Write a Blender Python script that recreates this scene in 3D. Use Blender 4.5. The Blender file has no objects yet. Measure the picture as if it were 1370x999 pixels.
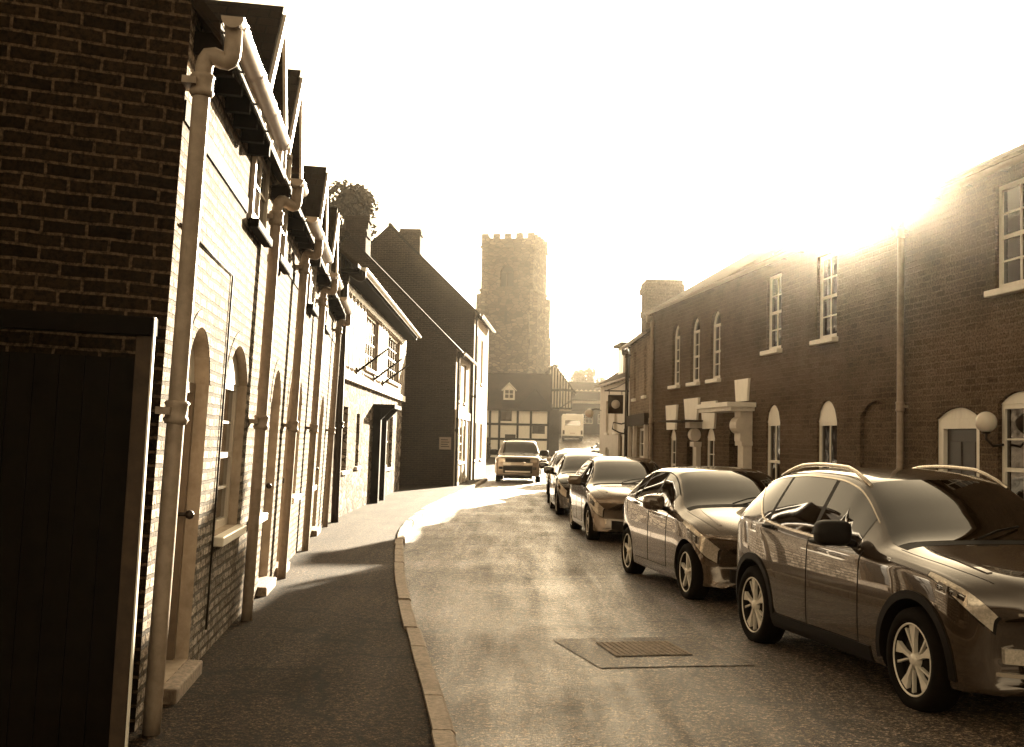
import bpy, bmesh, math, random
from math import sin, cos, pi, radians, atan2, sqrt
from mathutils import Vector, Matrix
random.seed(7)
sc = bpy.context.scene
C = sc.collection

# ------------------------------------------------------------------ camera, sky, sun, exposure
CAM_H = 1.75
FPX = 1600.0
pitch = math.atan((590 - 499.5) / FPX)
roll = 0.022
cam = bpy.data.cameras.new('camera'); cam.sensor_width = 36.0; cam.lens = 36.0 * FPX / 1370.0
cam.clip_start = 0.05; cam.clip_end = 3000
co = bpy.data.objects.new('camera', cam); C.objects.link(co)
co.matrix_world = Matrix.Translation((0, 0, CAM_H)) @ Matrix.Rotation(pi / 2 + pitch, 4, 'X') @ Matrix.Rotation(roll, 4, 'Z')
sc.camera = co

SUN_AZ = radians(15.5)      # to the right of the view
SUN_EL = radians(11.9)
SKY = 0.05
SUN = 5.0
EXPOSURE = 3.3
world = bpy.data.worlds.new('World'); sc.world = world; world.use_nodes = True
nt = world.node_tree; bg = nt.nodes['Background']
sky = nt.nodes.new('ShaderNodeTexSky'); sky.sky_type = 'NISHITA'; sky.sun_disc = False
sky.sun_elevation = SUN_EL; sky.sun_rotation = SUN_AZ; sky.dust_density = 4.0; sky.air_density = 1.2
bw = nt.nodes.new('ShaderNodeRGBToBW'); mul = nt.nodes.new('ShaderNodeMix'); mul.data_type = 'RGBA'; mul.blend_type = 'MULTIPLY'
mul.inputs[0].default_value = 1.0
mul.inputs[7].default_value = (1.0, 0.785, 0.49, 1)
nt.links.new(sky.outputs[0], bw.inputs[0]); nt.links.new(bw.outputs[0], mul.inputs[6])
nt.links.new(mul.outputs[2], bg.inputs[0]); bg.inputs[1].default_value = SKY
sun = bpy.data.lights.new('sun', 'SUN'); sun.energy = SUN; sun.angle = radians(0.5); sun.color = (1.0, 0.85, 0.62)
so = bpy.data.objects.new('sun', sun); C.objects.link(so)
SD = Vector((sin(SUN_AZ) * cos(SUN_EL), cos(SUN_AZ) * cos(SUN_EL), sin(SUN_EL)))
so.rotation_euler = SD.to_track_quat('Z', 'Y').to_euler(); so.location = SD * 200
sc.view_settings.view_transform = 'Standard'; sc.view_settings.look = 'None'
sc.view_settings.gamma = 1.0; sc.view_settings.use_curve_mapping = False
sc.view_settings.exposure = EXPOSURE
sc.cycles.volume_bounces = 0
sc.cycles.max_bounces = 6
sc.cycles.use_denoising = True
sc.cycles.sample_clamp_indirect = 3.0

# ------------------------------------------------------------------ materials
def sep(v, warm=None):
    """sepia tone of luminance-like value v (linear)"""
    t = min(1.0, v / 0.8) ** 0.45
    g = 0.48 + 0.46 * t; b = 0.12 + 0.70 * t
    return (v, v * g, v * b, 1)

class NB:
    def __init__(s, name):
        s.m = bpy.data.materials.new(name); s.m.use_nodes = True
        s.t = s.m.node_tree; s.b = s.t.nodes['Principled BSDF']
        s.tc = s.t.nodes.new('ShaderNodeTexCoord')
    def n(s, kind, **kw):
        x = s.t.nodes.new(kind)
        for k, v in kw.items():
            if isinstance(k, str) and k.startswith('i_'):
                key = k[2:]
                x.inputs[int(key) if key.isdigit() else key.replace('_', ' ')].default_value = v
            else: setattr(x, k, v)
        return x
    def l(s, a, b): s.t.links.new(a, b)
    def noise(s, scale, detail=4, rough=0.6, co='Object', stretch=None):
        x = s.n('ShaderNodeTexNoise'); x.inputs['Scale'].default_value = scale
        x.inputs['Detail'].default_value = detail; x.inputs['Roughness'].default_value = rough
        src = s.tc.outputs[co]
        if stretch:
            mp = s.n('ShaderNodeMapping'); mp.inputs['Scale'].default_value = stretch
            s.l(src, mp.inputs[0]); src = mp.outputs[0]
        s.l(src, x.inputs['Vector']); return x.outputs['Fac']
    def ramp(s, fac, stops):
        r = s.n('ShaderNodeValToRGB'); e = r.color_ramp.elements
        while len(e) < len(stops): e.new(0.5)
        for el, (p, c) in zip(e, stops): el.position = p; el.color = c
        s.l(fac, r.inputs[0]); return r.outputs[0]
    def mix(s, fac, a, b, mode='MIX'):
        x = s.n('ShaderNodeMix', data_type='RGBA', blend_type=mode)
        for i, v in ((0, fac), (6, a), (7, b)):
            if hasattr(v, 'is_linked') or hasattr(v, 'links'): s.l(v, x.inputs[i])
            else: x.inputs[i].default_value = v
        return x.outputs[2]
    def math(s, op, a, b=0.0):
        x = s.n('ShaderNodeMath', operation=op)
        for i, v in ((0, a), (1, b)):
            if hasattr(v, 'links'): s.l(v, x.inputs[i])
            else: x.inputs[i].default_value = v
        return x.outputs[0]
    def bump(s, h, strength=0.5, dist=0.01):
        x = s.n('ShaderNodeBump'); x.inputs['Strength'].default_value = strength; x.inputs['Distance'].default_value = dist
        s.l(h, x.inputs['Height']); s.l(x.outputs[0], s.b.inputs['Normal'])
    def col(s, c):
        if hasattr(c, 'links'): s.l(c, s.b.inputs['Base Color'])
        else: s.b.inputs['Base Color'].default_value = c
    def set(s, **kw):
        for k, v in kw.items():
            i = s.b.inputs[k.replace('_', ' ')]
            if hasattr(v, 'links'): s.l(v, i)
            else: i.default_value = v

def mat_brick(name, c1, c2, mortar, bump=0.6, stain=0.35, bw_=0.235, rh=0.078, ms=0.010, dirt=0.5, grain=0.55, lo=0.25, peel=0.0):
    k = NB(name)
    br = k.n('ShaderNodeTexBrick'); br.offset = 0.5
    br.inputs['Color1'].default_value = sep(c1); br.inputs['Color2'].default_value = sep(c2); br.inputs['Mortar'].default_value = sep(mortar)
    br.inputs['Scale'].default_value = 1.0; br.inputs['Mortar Size'].default_value = ms; br.inputs['Mortar Smooth'].default_value = 0.3
    br.inputs['Bias'].default_value = 0.0; br.inputs['Brick Width'].default_value = bw_; br.inputs['Row Height'].default_value = rh
    # slightly wavy courses
    uv = k.n('ShaderNodeUVMap').outputs[0]
    nz = k.n('ShaderNodeTexNoise'); nz.inputs['Scale'].default_value = 3.0; nz.inputs['Detail'].default_value = 4; k.l(uv, nz.inputs['Vector'])
    off = k.n('ShaderNodeVectorMath', operation='MULTIPLY_ADD'); k.l(nz.outputs['Color'], off.inputs[0])
    off.inputs[1].default_value = (0.035, 0.03, 0.0); k.l(uv, off.inputs[2])
    k.l(off.outputs[0], br.inputs['Vector'])
    big = k.noise(0.9, 5, 0.65); fine = k.noise(38, 4, 0.7)
    c = k.mix(stain, br.outputs['Color'], k.ramp(big, [(0.3, sep(min(c1, c2) * dirt)), (0.7, sep(max(c1, c2) * 1.25))]))
    c = k.mix(grain, c, k.ramp(fine, [(0.36, (lo, lo * 0.9, lo * 0.8, 1)), (0.58, (1.25, 1.25, 1.25, 1))]), 'MULTIPLY')
    if peel:
        pn = k.noise(9.0, 9, 0.85)
        c = k.mix(k.ramp(pn, [(0.515, (0, 0, 0, 1)), (0.56, (peel, peel, peel, 1))]), c, sep(0.035))
    k.col(c)
    h = k.math('ADD', k.math('MULTIPLY', br.outputs['Fac'], -1.0), k.math('MULTIPLY', fine, 0.7))
    k.bump(h, bump, 0.012); k.set(Roughness=0.95)
    k.b.inputs['Specular IOR Level'].default_value = 0.08
    return k.m

def mat_rubble(name, c_lo, c_hi, mortar, scale=5.0, bump=0.7):
    k = NB(name)
    v = k.n('ShaderNodeTexVoronoi', feature='DISTANCE_TO_EDGE'); v2 = k.n('ShaderNodeTexVoronoi', feature='F1')
    mp = k.n('ShaderNodeMapping'); mp.inputs['Scale'].default_value = (scale * 0.6, scale * 0.6, scale * 1.2)
    k.l(k.tc.outputs['Object'], mp.inputs[0])
    for q in (v, v2): q.inputs['Scale'].default_value = 1.0; k.l(mp.outputs[0], q.inputs['Vector'])
    fine = k.noise(20, 5, 0.7); big = k.noise(0.35, 4, 0.6)
    cell = k.n('ShaderNodeRGBToBW'); k.l(v2.outputs['Color'], cell.inputs[0])
    c = k.ramp(cell.outputs[0], [(0.1, sep(c_lo)), (0.9, sep(c_hi))])
    e = k.ramp(v.outputs['Distance'], [(0.02, (1, 1, 1, 1)), (0.10, (0, 0, 0, 1))])
    c = k.mix(e, c, sep(mortar))
    c = k.mix(0.6, c, k.ramp(fine, [(0.3, (0.35, 0.32, 0.3, 1)), (0.65, (1.15, 1.15, 1.15, 1))]), 'MULTIPLY')
    c = k.mix(0.5, c, k.ramp(big, [(0.3, (0.5, 0.47, 0.44, 1)), (0.7, (1.2, 1.2, 1.2, 1))]), 'MULTIPLY')
    k.col(c); k.bump(k.math('ADD', v.outputs['Distance'], k.math('MULTIPLY', fine, 0.25)), bump, 0.04); k.set(Roughness=0.95); k.b.inputs['Specular IOR Level'].default_value = 0.05
    return k.m

def mat_plain(name, v, rough=0.6, var=0.25, scale=9, bump=0.0, metal=0.0, spec=0.4, dirt=None, col=None):
    k = NB(name)
    n = k.noise(scale, 5, 0.65)
    c0 = col or sep(v)
    lo = tuple(x * (1 - var) for x in c0[:3]) + (1,); hi = tuple(min(1, x * (1 + var * 0.6)) for x in c0[:3]) + (1,)
    c = k.ramp(n, [(0.3, lo), (0.7, hi)])
    if dirt:
        d = k.noise(2.3, 6, 0.75, stretch=(1, 1, 0.35))
        c = k.mix(k.ramp(d, [(0.52, (0, 0, 0, 1)), (0.72, (dirt, dirt, dirt, 1))]), c, sep(v * 0.35))
    k.col(c); k.set(Roughness=rough, Metallic=metal); k.b.inputs['Specular IOR Level'].default_value = spec
    if bump: k.bump(k.noise(scale * 5, 4, 0.7), bump, 0.01)
    return k.m

def mat_tiles(name, v, w=0.18, h=0.13, mossy=0.3):
    k = NB(name)
    br = k.n('ShaderNodeTexBrick'); br.offset = 0.5
    br.inputs['Color1'].default_value = sep(v * 0.75); br.inputs['Color2'].default_value = sep(v * 1.35); br.inputs['Mortar'].default_value = sep(v * 0.25)
    br.inputs['Scale'].default_value = 1; br.inputs['Brick Width'].default_value = w; br.inputs['Row Height'].default_value = h
    br.inputs['Mortar Size'].default_value = 0.008; br.inputs['Mortar Smooth'].default_value = 0.4
    uv = k.n('ShaderNodeUVMap'); k.l(uv.outputs[0], br.inputs['Vector'])
    big = k.noise(1.3, 5, 0.7); fine = k.noise(30, 3, 0.7)
    c = k.mix(mossy, br.outputs['Color'], k.ramp(big, [(0.35, sep(v * 0.5)), (0.7, sep(v * 2.0))]))
    c = k.mix(0.5, c, k.ramp(fine, [(0.3, (0.4, 0.38, 0.36, 1)), (0.7, (1.2, 1.2, 1.2, 1))]), 'MULTIPLY')
    k.col(c)
    sep_ = k.n('ShaderNodeSeparateXYZ'); k.l(uv.outputs[0], sep_.inputs[0])
    saw = k.math('FRACT', k.math('DIVIDE', sep_.outputs[1], h))
    hgt = k.math('ADD', k.math('MULTIPLY', saw, -0.6), k.math('ADD', k.math('MULTIPLY', br.outputs['Fac'], -0.4), k.math('MULTIPLY', fine, 0.3)))
    k.bump(hgt, 0.8, 0.02); k.set(Roughness=0.9); k.b.inputs['Specular IOR Level'].default_value = 0.15
    return k.m

def mat_glass(name, v=0.012, rough=0.06, wav=0.0, spec=0.7):
    k = NB(name); k.col(sep(v)); k.set(Roughness=rough); k.b.inputs['Specular IOR Level'].default_value = spec
    k.b.inputs['IOR'].default_value = 1.55
    if wav: k.bump(k.noise(3.0, 2, 0.5), wav, 0.02)
    return k.m

def mat_paint(name, v, metal=0.45, rough=0.2, coat=1.0):
    k = NB(name)
    fl = k.noise(260, 2, 0.6); dust = k.noise(3.5, 6, 0.75)
    c = k.mix(0.25, sep(v), k.ramp(dust, [(0.35, sep(v * 0.8)), (0.65, sep(v * 1.25))]))
    k.col(c); k.set(Metallic=metal, Roughness=rough)
    k.b.inputs['Coat Weight'].default_value = coat; k.b.inputs['Coat Roughness'].default_value = 0.015; k.b.inputs['Coat IOR'].default_value = 1.75
    return k.m

def mat_asphalt(name, v, patch=0.5, rlo=0.32, rhi=0.62, bump=0.6, spec=0.6, dist=0.012):
    k = NB(name)
    agg = k.noise(60, 3, 0.8); agg2 = k.noise(24, 4, 0.75); big = k.noise(0.55, 5, 0.62); med = k.noise(2.6, 5, 0.7)
    streak = k.noise(1.0, 5, 0.65, stretch=(2.6, 0.22, 1))
    c = k.ramp(agg, [(0.38, sep(v * 0.08)), (0.5, sep(v)), (0.60, sep(v * 6.0))])
    c = k.mix(patch, c, k.ramp(k.math('ADD', k.math('MULTIPLY', big, 0.6), k.math('MULTIPLY', streak, 0.4)), [(0.36, (0.35, 0.33, 0.31, 1)), (0.62, (1.7, 1.7, 1.7, 1))]), 'MULTIPLY')
    spk = k.noise(21, 4, 0.85)
    c = k.mix(0.9, c, k.ramp(spk, [(0.42, (0.12, 0.11, 0.10, 1)), (0.50, (0.9, 0.9, 0.9, 1)), (0.58, (3.2, 3.2, 3.2, 1))]), 'MULTIPLY')
    crk = k.n('ShaderNodeTexVoronoi', feature='DISTANCE_TO_EDGE'); crk.inputs['Scale'].default_value = 0.42
    wob = k.n('ShaderNodeTexNoise'); wob.inputs['Scale'].default_value = 1.7; wob.inputs['Detail'].default_value = 5; k.l(k.tc.outputs['Object'], wob.inputs['Vector'])
    wv = k.n('ShaderNodeVectorMath', operation='MULTIPLY_ADD'); k.l(wob.outputs['Color'], wv.inputs[0]); wv.inputs[1].default_value = (1.1, 1.1, 0); k.l(k.tc.outputs['Object'], wv.inputs[2]); k.l(wv.outputs[0], crk.inputs['Vector'])
    c = k.mix(k.ramp(crk.outputs['Distance'], [(0.004, (0.75, 0.75, 0.75, 1)), (0.014, (0, 0, 0, 1))]), c, sep(v * 0.15))
    k.col(c)
    r = k.n('ShaderNodeMapRange'); r.inputs['From Min'].default_value = 0.35; r.inputs['From Max'].default_value = 0.65
    r.inputs['To Min'].default_value = rhi; r.inputs['To Max'].default_value = rlo
    k.l(k.math('ADD', k.math('MULTIPLY', streak, 0.6), k.math('MULTIPLY', big, 0.4)), r.inputs[0]); k.l(r.outputs[0], k.b.inputs['Roughness'])
    k.bump(k.math('ADD', agg, k.math('ADD', k.math('MULTIPLY', agg2, 0.6), k.math('MULTIPLY', spk, 1.0))), bump, dist)
    k.b.inputs['Specular IOR Level'].default_value = spec
    return k.m

M = {}
M['gable_brick'] = mat_brick('shaded_brick', 0.008, 0.028, 0.13, 1.0, 0.4, dirt=0.3, grain=0.9, lo=0.2)  # same brick as the street front, with its shade put into the colour
M['front_brick'] = mat_brick('pale_limewashed_brick', 0.46, 0.15, 0.008, 1.0, 0.25, dirt=0.25, ms=0.016, grain=1.0, lo=0.10, peel=0.9)
M['terrace_brick'] = mat_brick('brown_terrace_brick', 0.15, 0.07, 0.19, 0.8, 0.5, dirt=0.35, grain=0.85, lo=0.25)
M['light_brick'] = mat_brick('light_brown_brick', 0.30, 0.16, 0.34, 0.6, 0.5, dirt=0.4, grain=0.8, lo=0.3)
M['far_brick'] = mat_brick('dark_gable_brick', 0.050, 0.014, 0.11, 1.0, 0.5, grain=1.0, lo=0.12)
M['rubble'] = mat_rubble('rubble_stone', 0.04, 0.48, 0.012, 5.5, 0.7)
M['church'] = mat_rubble('church_stone', 0.03, 0.20, 0.015, 2.6, 1.0)
M['render'] = mat_plain('pale_render', 0.42, 0.9, 0.3, 5, 0.25, dirt=0.6, spec=0.05)
M['sun_render'] = mat_plain('stained_sun_render', 0.36, 0.9, 0.6, 9, 0.3, dirt=0.9, spec=0.05)  # copy of the render, stained, its tone set for the sunlit upper wall
M['white'] = mat_plain('white_paint', 0.80, 0.45, 0.06, 6, 0.0, dirt=0.25)
M['cream'] = mat_plain('cream_paint', 0.62, 0.5, 0.12, 6, 0.05, dirt=0.3)
M['pipe'] = mat_plain('painted_iron', 0.30, 0.5, 0.25, 14, 0.15, dirt=0.6)
M['pipe_dark'] = mat_plain('black_iron', 0.02, 0.5, 0.3, 14, 0.1)
M['gutter'] = mat_plain('grey_gutter', 0.30, 0.35, 0.15, 14, 0.05)
M['timber'] = mat_plain('dark_timber', 0.005, 0.9, 0.5, 8, 0.3, spec=0.1)
M['oldwood'] = mat_plain('weathered_oak', 0.05, 0.85, 0.4, 8, 0.3)
M['door'] = mat_plain('dark_door_paint', 0.02, 0.4, 0.25, 8, 0.05)
M['doorframe'] = mat_plain('door_frame_paint', 0.20, 0.55, 0.2, 8, 0.05)
M['tiles'] = mat_tiles('clay_tiles', 0.018)
M['tiles_old'] = mat_tiles('mossy_clay_tiles', 0.032, mossy=0.6)
M['slate'] = mat_tiles('slate', 0.06, 0.28, 0.2)
M['glass'] = mat_glass('window_glass', 0.012, 0.05, 0.15)
M['carglass'] = mat_glass('car_glass', 0.012, 0.025, spec=1.0)
M['rubber'] = mat_plain('black_rubber', 0.005, 0.85, 0.3, 20, spec=0.12)
M['plastic'] = mat_plain('black_plastic', 0.006, 0.6, 0.2, 30, spec=0.2)
M['chrome'] = mat_plain('bright_metal', 0.62, 0.22, 0.1, 20, metal=0.9)
M['alloy'] = mat_plain('silver_alloy', 0.75, 0.35, 0.1, 20, metal=0.2)
M['lamp'] = mat_plain('headlight_glass', 0.65, 0.08, 0.35, 60, metal=0.5, spec=0.8)
M['plate'] = mat_plain('number_plate', 0.55, 0.4, 0.05, 20)
M['paint_suv'] = mat_paint('grey_metallic_paint', 0.045)
M['paint_hatch'] = mat_paint('bronze_metallic_paint', 0.09)
M['paint_silver'] = mat_paint('silver_metallic_paint', 0.16)
M['paint_dark'] = mat_paint('dark_paint', 0.012, 0.3)
M['paint_pale'] = mat_paint('pale_metallic_paint', 0.28)
M['asphalt'] = mat_asphalt('asphalt', 0.042, 0.32, 0.28, 0.66, 1.0, spec=0.28, dist=0.022)
M['pavement'] = mat_asphalt('pavement_tarmac', 0.010, 0.6, 0.8, 0.95, 1.0, spec=0.10)
M['tar'] = mat_asphalt('fresh_tar', 0.028, 0.5, 0.45, 0.7, 0.9, spec=0.25)
M['kerb'] = mat_plain('kerb_stone', 0.27, 0.75, 0.6, 30, 0.6, dirt=0.7)
M['leaf'] = mat_plain('leaves', 0.05, 0.75, 0.5, 3)
M['leaf_pale'] = mat_plain('pale_leaves', 0.10, 0.75, 0.4, 3)
M['bark'] = mat_plain('bark', 0.05, 0.9, 0.4, 8, 0.4)
M['ground'] = mat_plain('earth', 0.06, 0.95, 0.4, 0.3, 0.3)
M['notice'] = mat_plain('notice_board', 0.35, 0.6, 0.2, 30)
def mat_globe():
    k = NB('opal_glass'); k.col(sep(0.75)); k.set(Roughness=0.25); k.b.inputs['Subsurface Weight'].default_value = 0.3
    return k.m
M['globe'] = mat_globe()

# ------------------------------------------------------------------ mesh helpers
class MB:
    def __init__(s): s.v = []; s.f = []; s.smooth = []
    def add(s, vs, fs, smooth=False):
        o = len(s.v); s.v += [tuple(p) for p in vs]
        for f in fs: s.f.append([i + o for i in f]); s.smooth.append(smooth)
        return s
    def quad(s, a, b, c, d): return s.add([a, b, c, d], [(0, 1, 2, 3)])
    def box(s, x0, x1, y0, y1, z0, z1):
        if x0 > x1: x0, x1 = x1, x0
        if y0 > y1: y0, y1 = y1, y0
        if z0 > z1: z0, z1 = z1, z0
        v = [(x0, y0, z0), (x1, y0, z0), (x1, y1, z0), (x0, y1, z0), (x0, y0, z1), (x1, y0, z1), (x1, y1, z1), (x0, y1, z1)]
        return s.add(v, [(3, 2, 1, 0), (4, 5, 6, 7), (0, 1, 5, 4), (1, 2, 6, 5), (2, 3, 7, 6), (3, 0, 4, 7)])
    def prism(s, poly, vec):
        """closed polygon (3-D points) extruded by vec"""
        n = len(poly); P = [Vector(p) for p in poly]; V = Vector(vec)
        nrm = Vector((0, 0, 0))
        for i in range(n): nrm += P[i].cross(P[(i + 1) % n])
        if nrm.dot(V) > 0: P = P[::-1]
        Q = [p + V for p in P]
        f = [list(range(n)), list(range(2 * n - 1, n - 1, -1))] + [[i, n + i, n + (i + 1) % n, (i + 1) % n][::-1][::-1] for i in range(n)]
        f = [f[0], f[1]] + [[(i + 1) % n, i, n + i, n + (i + 1) % n] for i in range(n)]
        return s.add(P + Q, f)
    def tube(s, pts, r, n=10, caps=True):
        P = [Vector(p) for p in pts]; R = r if isinstance(r, (list, tuple)) else [r] * len(P)
        vs = []; fs = []; up = None
        for i, p in enumerate(P):
            d = (P[min(i + 1, len(P) - 1)] - P[max(i - 1, 0)]).normalized()
            if up is None: up = Vector((0, 0, 1)) if abs(d.z) < 0.9 else Vector((1, 0, 0))
            a = d.cross(up).normalized(); b = a.cross(d).normalized(); up = b
            for k in range(n):
                t = 2 * pi * k / n; vs.append(p + (a * cos(t) + b * sin(t)) * R[i])
        for i in range(len(P) - 1):
            for k in range(n):
                fs.append((i * n + (k + 1) % n, i * n + k, (i + 1) * n + k, (i + 1) * n + (k + 1) % n))
        o = len(s.v); s.add(vs, fs, True)
        if caps:
            s.f.append([o + k for k in range(n)]); s.smooth.append(False)
            s.f.append([o + (len(P) - 1) * n + k for k in range(n)][::-1]); s.smooth.append(False)
        return s
    def grid(s, fn, nu, nv, smooth=True, flip=False):
        vs = [fn(i / nu, j / nv) for i in range(nu + 1) for j in range(nv + 1)]
        fs = []
        for i in range(nu):
            for j in range(nv):
                a = i * (nv + 1) + j; q = (a, a + nv + 1, a + nv + 2, a + 1)
                fs.append(q[::-1] if flip else q)
        return s.add(vs, fs, smooth)
    def lathe(s, prof, n=24, axis='X', c=(0, 0, 0)):
        """profile [(axis pos, radius)] revolved"""
        vs = []; fs = []
        for a, r in prof:
            for k in range(n):
                t = 2 * pi * k / n
                p = {'X': (a, r * cos(t), r * sin(t)), 'Z': (r * cos(t), r * sin(t), a), 'Y': (r * cos(t), a, r * sin(t))}[axis]
                vs.append((p[0] + c[0], p[1] + c[1], p[2] + c[2]))
        for i in range(len(prof) - 1):
            for k in range(n): fs.append((i * n + k, i * n + (k + 1) % n, (i + 1) * n + (k + 1) % n, (i + 1) * n + k))
        return s.add(vs, fs, True)
    def mesh(s, name, m):
        me = bpy.data.meshes.new(name); me.from_pydata(s.v, [], s.f); me.materials.append(m)
        me.polygons.foreach_set('use_smooth', s.smooth)
        uvl = me.uv_layers.new(name='UVMap')
        for p in me.polygons:
            n = p.normal
            if abs(n.z) > 0.92: ax = 'z'
            elif abs(n.x) > abs(n.y): ax = 'x'
            else: ax = 'y'
            k = 1.0
            if abs(n.z) > 0.2 and ax != 'z': k = 1 / max(0.2, sqrt(1 - n.z * n.z))
            for li in p.loop_indices:
                q = me.vertices[me.loops[li].vertex_index].co
                uvl.data[li].uv = {'z': (q.x, q.y), 'x': (q.y, q.z * k), 'y': (q.x, q.z * k)}[ax]
        return me
    def build(s, name, m, parent=None, sharp=None, fix=False):
        me = s.mesh(name, m)
        if fix:
            b = bmesh.new(); b.from_mesh(me); bmesh.ops.recalc_face_normals(b, faces=b.faces); b.to_mesh(me); b.free()
        if sharp: me.set_sharp_from_angle(angle=radians(sharp))
        o = bpy.data.objects.new(name, me); C.objects.link(o)
        if parent: o.parent = parent
        return o

def bevel(o, w=0.01, seg=2):
    me = o.data; b = bmesh.new(); b.from_mesh(me)
    ed = [e for e in b.edges if len(e.link_faces) == 2 and e.calc_face_angle() > 0.5]
    bmesh.ops.bevel(b, geom=ed, offset=w, segments=seg, affect='EDGES', profile=0.6)
    b.to_mesh(me); b.free(); return o

def tag(o, label=None, cat=None, group=None, kind=None):
    if label: o['label'] = label
    if cat: o['category'] = cat
    if group: o['group'] = group
    if kind: o['kind'] = kind
    return o
def empty(name, mat=None, label=None, cat=None, group=None):
    o = bpy.data.objects.new(name, None); C.objects.link(o); o.empty_display_size = 0.3
    if mat is not None: o.matrix_world = mat
    return tag(o, label, cat, group)
def frame(ox, oy, oz, ux, uy, lean=0.0):
    """columns: u along the facade, inward, up; street side is local -y; lean tilts the top towards the street"""
    l = sqrt(ux * ux + uy * uy); ux /= l; uy /= l
    m = Matrix(((ux, -uy, 0, ox), (uy, ux, 0, oy), (0, 0, 1, oz), (0, 0, 0, 1)))
    return m @ Matrix.Rotation(lean, 4, 'X')
def lerp(a, b, t): return a + (b - a) * t
def interp(tab, x):
    if x <= tab[0][0]: return tab[0][1]
    for (x0, y0), (x1, y1) in zip(tab, tab[1:]):
        if x <= x1: return y0 + (y1 - y0) * (x - x0) / (x1 - x0)
    return tab[-1][1]
def sinterp(tab, x):
    """smooth (Hermite, monotone-limited) interpolation"""
    n = len(tab)
    if x <= tab[0][0]: return tab[0][1]
    if x >= tab[-1][0]: return tab[-1][1]
    for i in range(n - 1):
        if x <= tab[i + 1][0]: break
    def slope(j):
        if j == 0 or j == n - 1: 
            a = max(0, j - 1); return (tab[a + 1][1] - tab[a][1]) / (tab[a + 1][0] - tab[a][0])
        s0 = (tab[j][1] - tab[j - 1][1]) / (tab[j][0] - tab[j - 1][0]); s1 = (tab[j + 1][1] - tab[j][1]) / (tab[j + 1][0] - tab[j][0])
        return 0 if s0 * s1 <= 0 else 2 * s0 * s1 / (s0 + s1)
    x0, y0 = tab[i]; x1, y1 = tab[i + 1]; h = x1 - x0; t = (x - x0) / h
    return (2 * t**3 - 3 * t**2 + 1) * y0 + (t**3 - 2 * t**2 + t) * h * slope(i) + (-2 * t**3 + 3 * t**2) * y1 + (t**3 - t**2) * h * slope(i + 1)

# ------------------------------------------------------------------ ground, road, pavements
def hz(y):   # the street rises beyond the bend
    return interp([(-60, 0), (58, 0), (70, 0.06), (95, 0.32), (118, 1.85), (150, 3.4), (400, 6)], y)
LK = [(-22, 3.3), (-5, 1.30), (0, 0.62), (4, 0.06), (7.0, -0.30), (9.1, -0.57), (12.2, -0.96), (16.3, -1.41), (19.1, -1.66), (22, -1.84), (25, -1.93), (29, -1.90), (34.4, -1.70), (42, -1.35), (50.5, -1.02), (60, -0.70), (75, 0.30), (95, 3.0), (112, 4.2), (150, 7.5)]
RK = [(-22, 8.6), (0, 6.2), (8, 4.58), (13.4, 3.92), (21, 3.42), (28, 3.14), (33, 3.04), (41, 3.0), (55, 3.6), (75, 5.6), (95, 8.0), (112, 9.0), (150, 13.0)]
def lk(y): return sinterp(LK, y)
def rk(y): return sinterp(RK, y)
def samples(y0, y1):
    ys = []; y = y0
    while y < y1: ys.append(y); y += 0.6 if y < 45 else 2.0
    return ys + [y1]
YS = samples(-22, 150)
def strip(name, mat, fa, fb, z, nx=4):
    m = MB()
    m.grid(lambda i, j: (lerp(fa(YS[round(i * (len(YS) - 1))]), fb(YS[round(i * (len(YS) - 1))]), j), YS[round(i * (len(YS) - 1))], hz(YS[round(i * (len(YS) - 1))]) + z), len(YS) - 1, nx, True, True)
    return tag(m.build(name, mat, fix=False), kind='structure')
g = MB(); g.grid(lambda i, j: (-500 + 1000 * j, -300 + 1000 * i, hz(-300 + 1000 * i) - 0.06 - 0.25), 60, 2, True, True)
tag(g.build('ground', M['ground']), kind='structure')
def roadz(x, y):
    t = (x - lk(y)) / (rk(y) - lk(y)); return hz(y) + 0.05 * (1 - (2 * t - 1) ** 2) * 0.9
rd = MB()
def rp(i, j):
    y = YS[round(i * (len(YS) - 1))]; x = lerp(lk(y) + 0.0, rk(y), j); return (x, y, roadz(x, y))
rd.grid(rp, len(YS) - 1, 8, True, True); tag(rd.build('road', M['asphalt']), kind='structure')
def pav(name, fa, fb):
    return strip(name, M['pavement'], fa, fb, 0.10)
pav('pavement', lambda y: lk(y) - 9.0, lambda y: lk(y) - 0.12)
pav('pavement', lambda y: rk(y) + 0.12, lambda y: rk(y) + 9.0)
# kerbs: individual stones are a pattern of one continuous kerb
def kerb(fn, sgn):
    m = MB(); y = -6.0; random.seed(3)
    while y < 110:
        L = 0.915 if y < 50 else 2.0
        a = (fn(y + 0.013), y + 0.013); b = (fn(y + L - 0.013), y + L - 0.013); dz = random.uniform(-0.010, 0.008); dx = random.uniform(-0.012, 0.012)
        def P(q, k, z): return (q[0] + k * sgn + dx, q[1], hz(q[1]) + z + dz)
        w = 0.13; ch = 0.02
        ring = [(0, -0.15), (0.004, 0.105), (0.004 + ch, 0.122), (w, 0.122), (w, -0.15)]
        va = [P(a, *r) for r in ring]; vb = [P(b, *r) for r in ring]; n = len(ring)
        fs = [(i, (i + 1) % n, n + (i + 1) % n, n + i) for i in range(n)] + [tuple(range(n))[::-1], tuple(range(n, 2 * n))]
        m.add(va + vb, fs); y += L
    o = m.build('kerb', M['kerb'], fix=True); return tag(o, kind='structure')
kerb(lk, -1); kerb(rk, 1)

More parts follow.
